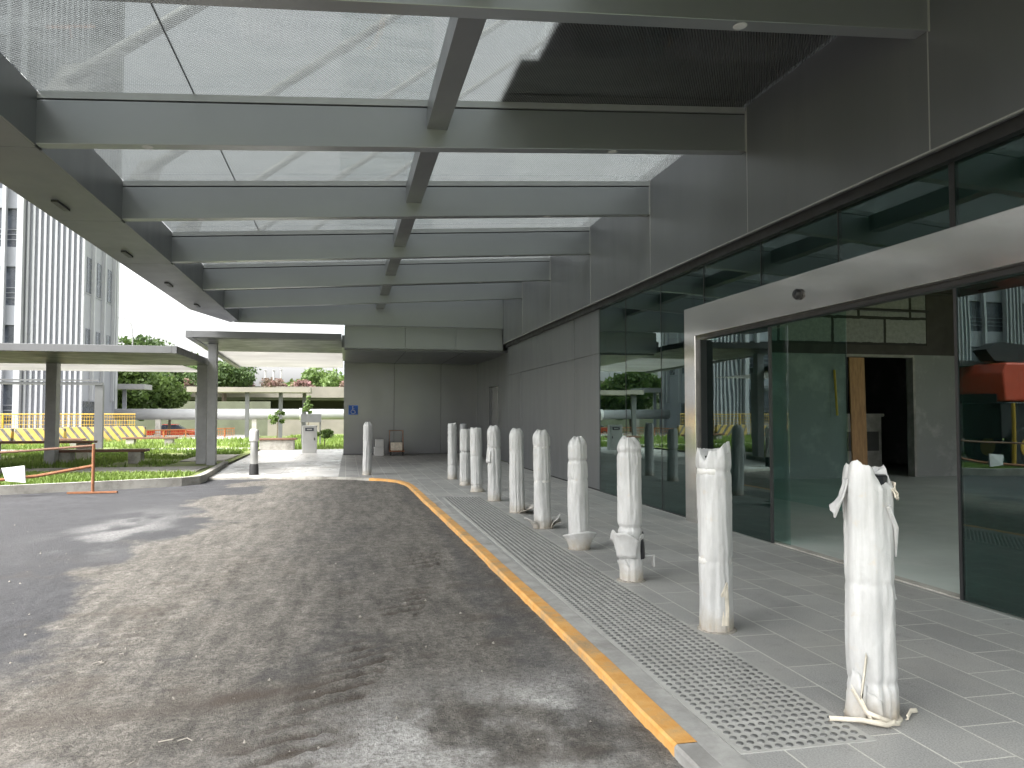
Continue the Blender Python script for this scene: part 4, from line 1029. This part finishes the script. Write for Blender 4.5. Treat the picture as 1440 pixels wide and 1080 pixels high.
def tree(name, x, y, z0, h, rx, rz, seed, mat, label, nleaf=4500, leaf=.28, cat='tree', grp='trees beyond the lawn', clumps=30):
    t = thing(name, (x, y, z0), label, cat, grp); rs = random.Random(seed); m = MB()
    top = h - rz * 1.25
    m.tube([(x, y, z0), (x + .1, y, z0 + top * .5), (x + .05, y + .1, z0 + top)], [rx * .08, rx * .06, rx * .05], 8)
    for k in range(6):
        a = k * 1.05 + rs.random(); m.tube([(x, y, z0 + top * (.75 + .05 * k)), (x + math.cos(a) * rx * .45, y + math.sin(a) * rx * .45, z0 + top + rz * .35), (x + math.cos(a) * rx * .6, y + math.sin(a) * rx * .6, z0 + top + rz * .7)], [rx * .04, rx * .025, rx * .01], 6)
    m.build('trunk', M['bark'], t)
    crown_mesh((x, y, z0 + h - rz), rx, rz, nleaf, seed, leaf, mat, t, clumps=clumps)
tree('broad_tree', -19.3, 74, -1, 7.3, 3.4, 2.6, 1, M['leafA'], 'lush mid green tree beside the finned building corner', 7500, .24, clumps=44)
tree('broad_tree', -16.0, 76, -1, 6.0, 1.9, 1.7, 12, M['leafA'], 'smaller bright green tree right of the lush one', 3200, .2)
tree('dark_tree', -14.2, 96, -1, 8.4, 4.6, 1.25, 2, M['leafB'], 'dark spreading flat crowned tree above the flyover parapet', 5200, .24)
tree('dark_tree', -20.9, 96.5, -1, 7.9, 1.9, 1.5, 14, M['leafB'], 'small dark tree left of the grey roof posts', 3000, .22)
tree('far_tree', 1.5, 118, -1, 9.6, 5.5, 3.2, 3, M['leafA'], 'hazy green tree against the dark end wall edge', 5500, .32)
tree('far_tree', -5.5, 122, -1, 9.6, 4.5, 3.0, 4, M['leafA'], 'hazy green tree behind the three white poles', 5000, .32)
tree('far_tree', -43, 175, -1, 18.3, 9, 5, 5, M['leafB'], 'far olive tree top rising over the walkway roof', 9000, .55)
tree('far_tree', -30, 170, -1, 14, 9, 4.5, 6, M['leafB'], 'far tree low behind the walkway roof edge', 6000, .55)
for k, (x, y, z, r) in enumerate(((-24.5, 99.5, 4.6, 2.6), (-18.2, 99.6, 4.5, 2.0), (-12.5, 99.4, 4.5, 2.2), (-8.6, 99.5, 4.6, 2.1), (-5.0, 99.5, 4.5, 1.7), (.5, 99.5, 4.4, 1.6))):
    t = thing('flowering_shrub', (x, y, z - .6), ['pink flowering shrub on the flyover, farthest left', 'pink flowering shrub left of the dark flat tree', 'pink flowering shrub under the dark flat tree', 'pink flowering shrub right of the dark flat tree', 'pink flowering shrub below the white poles', 'thin pink flowering shrub next to the end wall'][k], 'shrub', 'flowering shrubs on the flyover')
    crown_mesh((x, y, z + .5), r, .75, 1500, 30 + k, .16, M['leafP'], t, 'foliage', 14)
for k, (x, y, h) in enumerate(((-3.2, 38, 1.75), (-1.9, 40.5, 2.5), (-.9, 33.5, .8), (.2, 40, 2.2))):
    t = thing('sapling', (x, y, 0), ['thin sapling left of the kiosk', 'tall grey flowered sapling behind the kiosk', 'low bush right of the kiosk', 'sapling by the edge of the end wall'][k], 'sapling', 'young planting by the plaza')
    MB().tube([(x, y, -.05), (x + .04, y, h * .6), (x, y, h * .9)], [.03, .02, .01], 6).build('trunk', M['bark'], t)
    crown_mesh((x, y, h * .75), .42, h * .25, 420, 70 + k, .075, M['leafA'], t, 'crown', 9)
# poles
for k, (x, zt) in enumerate(((-9.9, 6.9), (-8.9, 6.9), (-8.0, 7.0))):
    p = thing('white_pole', (x, 100.2, 3.9), ['leftmost of the three white poles on the flyover', 'middle one of the three white poles on the flyover', 'rightmost of the three white poles on the flyover'][k], 'pole', 'white poles on the flyover')
    MB().tube([(x, 100.2, 3.9), (x, 100.2, zt)], .12, 8).build('shaft', M['offwhite'], p); MB().box(x - .18, x + .18, 100.0, 100.4, zt, zt + .12).build('cap', M['offwhite'], p)
p = thing('street_lamp', (-24.0, 95, 0), 'thin street lamp with curved arm standing against the white sky', 'lamp')
MB().tube([(-24, 95, 0), (-24, 95, 10.8), (-24.2, 95, 11.8), (-24.9, 95, 12.4), (-25.6, 95, 12.5)], [.1, .07, .06, .05, .045], 8).build('column', M['post'], p)
MB().box(-26.1, -25.5, 94.85, 95.15, 12.42, 12.54).build('lamp_head', M['post'], p, bevel=.03)

# small debris on the drive: one mass
rs = np.random.RandomState(9); d = MB()
for k in range(260):
    y = 2.4 + 9 * rs.rand() ** 1.8; x = 1.25 - (1.2 + .42 * y) * 1.5 * rs.rand(); s = .004 + .009 * rs.rand() ** 3
    zz = -.045 + .004
    pts = [(x + s * math.cos(a) * (.6 + .7 * rs.rand()), y + s * math.sin(a) * (.6 + .7 * rs.rand()), zz) for a in (0, 1.3, 2.5, 3.8, 5)]
    d.add(pts + [(x, y, zz + s * 1.1)], [(0, 1, 5), (1, 2, 5), (2, 3, 5), (3, 4, 5), (4, 0, 5)])
for k in range(14):
    y = 2.6 + 2.6 * rs.rand(); x = -1.6 + 1.9 * rs.rand(); a = rs.rand() * 3.1; L = .04 + .08 * rs.rand()
    d.tube([(x, y, -.035), (x + L * .5 * math.cos(a), y + L * .5 * math.sin(a), -.03), (x + L * math.cos(a + .5), y + L * math.sin(a + .5), -.036)], .0028, 5)
tag(d.build('gravel', M['dirtpile'], fix=False), kind='stuff')

# ================================================================== LIGHT, CAMERA
EL, AZ = R(50), R(-118)      # sun behind the left shoulder, behind cloud
w = bpy.data.worlds.new('World'); SC.world = w; w.use_nodes = True
nt = w.node_tree; nt.nodes.clear()
sky = nt.nodes.new('ShaderNodeTexSky'); sky.sky_type = 'NISHITA'; sky.sun_disc = False
sky.sun_elevation = EL; sky.sun_rotation = AZ; sky.dust_density = 5; sky.air_density = 1.2; sky.ozone_density = .6
hs = nt.nodes.new('ShaderNodeHueSaturation'); hs.inputs['Saturation'].default_value = .07
bg = nt.nodes.new('ShaderNodeBackground'); bg.inputs[1].default_value = .15
wo = nt.nodes.new('ShaderNodeOutputWorld')
nt.links.new(sky.outputs[0], hs.inputs['Color']); nt.links.new(hs.outputs[0], bg.inputs[0]); nt.links.new(bg.outputs[0], wo.inputs[0])
sl = bpy.data.lights.new('sun', 'SUN'); sl.energy = 1.45; sl.angle = R(14); sl.color = (1, .965, .91)
so = bpy.data.objects.new('sun', sl); C.objects.link(so)
sd = Vector((math.sin(AZ) * math.cos(EL), math.cos(AZ) * math.cos(EL), math.sin(EL)))
so.rotation_euler = sd.to_track_quat('Z', 'Y').to_euler(); so.location = (-20, -15, 30)

cam = bpy.data.cameras.new('camera'); co = bpy.data.objects.new('camera', cam); C.objects.link(co)
f_px = 1080; cam.sensor_width = 36; cam.lens = 36 * f_px / 1440; cam.clip_start = .05; cam.clip_end = 2000
co.location = (0, 0, 1.4); co.rotation_euler = (R(90) + math.atan(43 / f_px), 0, -R(12.18))
SC.camera = co
SC.view_settings.view_transform = 'Standard'; SC.view_settings.look = 'None'; SC.view_settings.gamma = 1
SC.view_settings.exposure = 2.12
SC.cycles.transparent_max_bounces = 24; SC.cycles.max_bounces = 10; SC.cycles.diffuse_bounces = 5; SC.cycles.glossy_bounces = 5
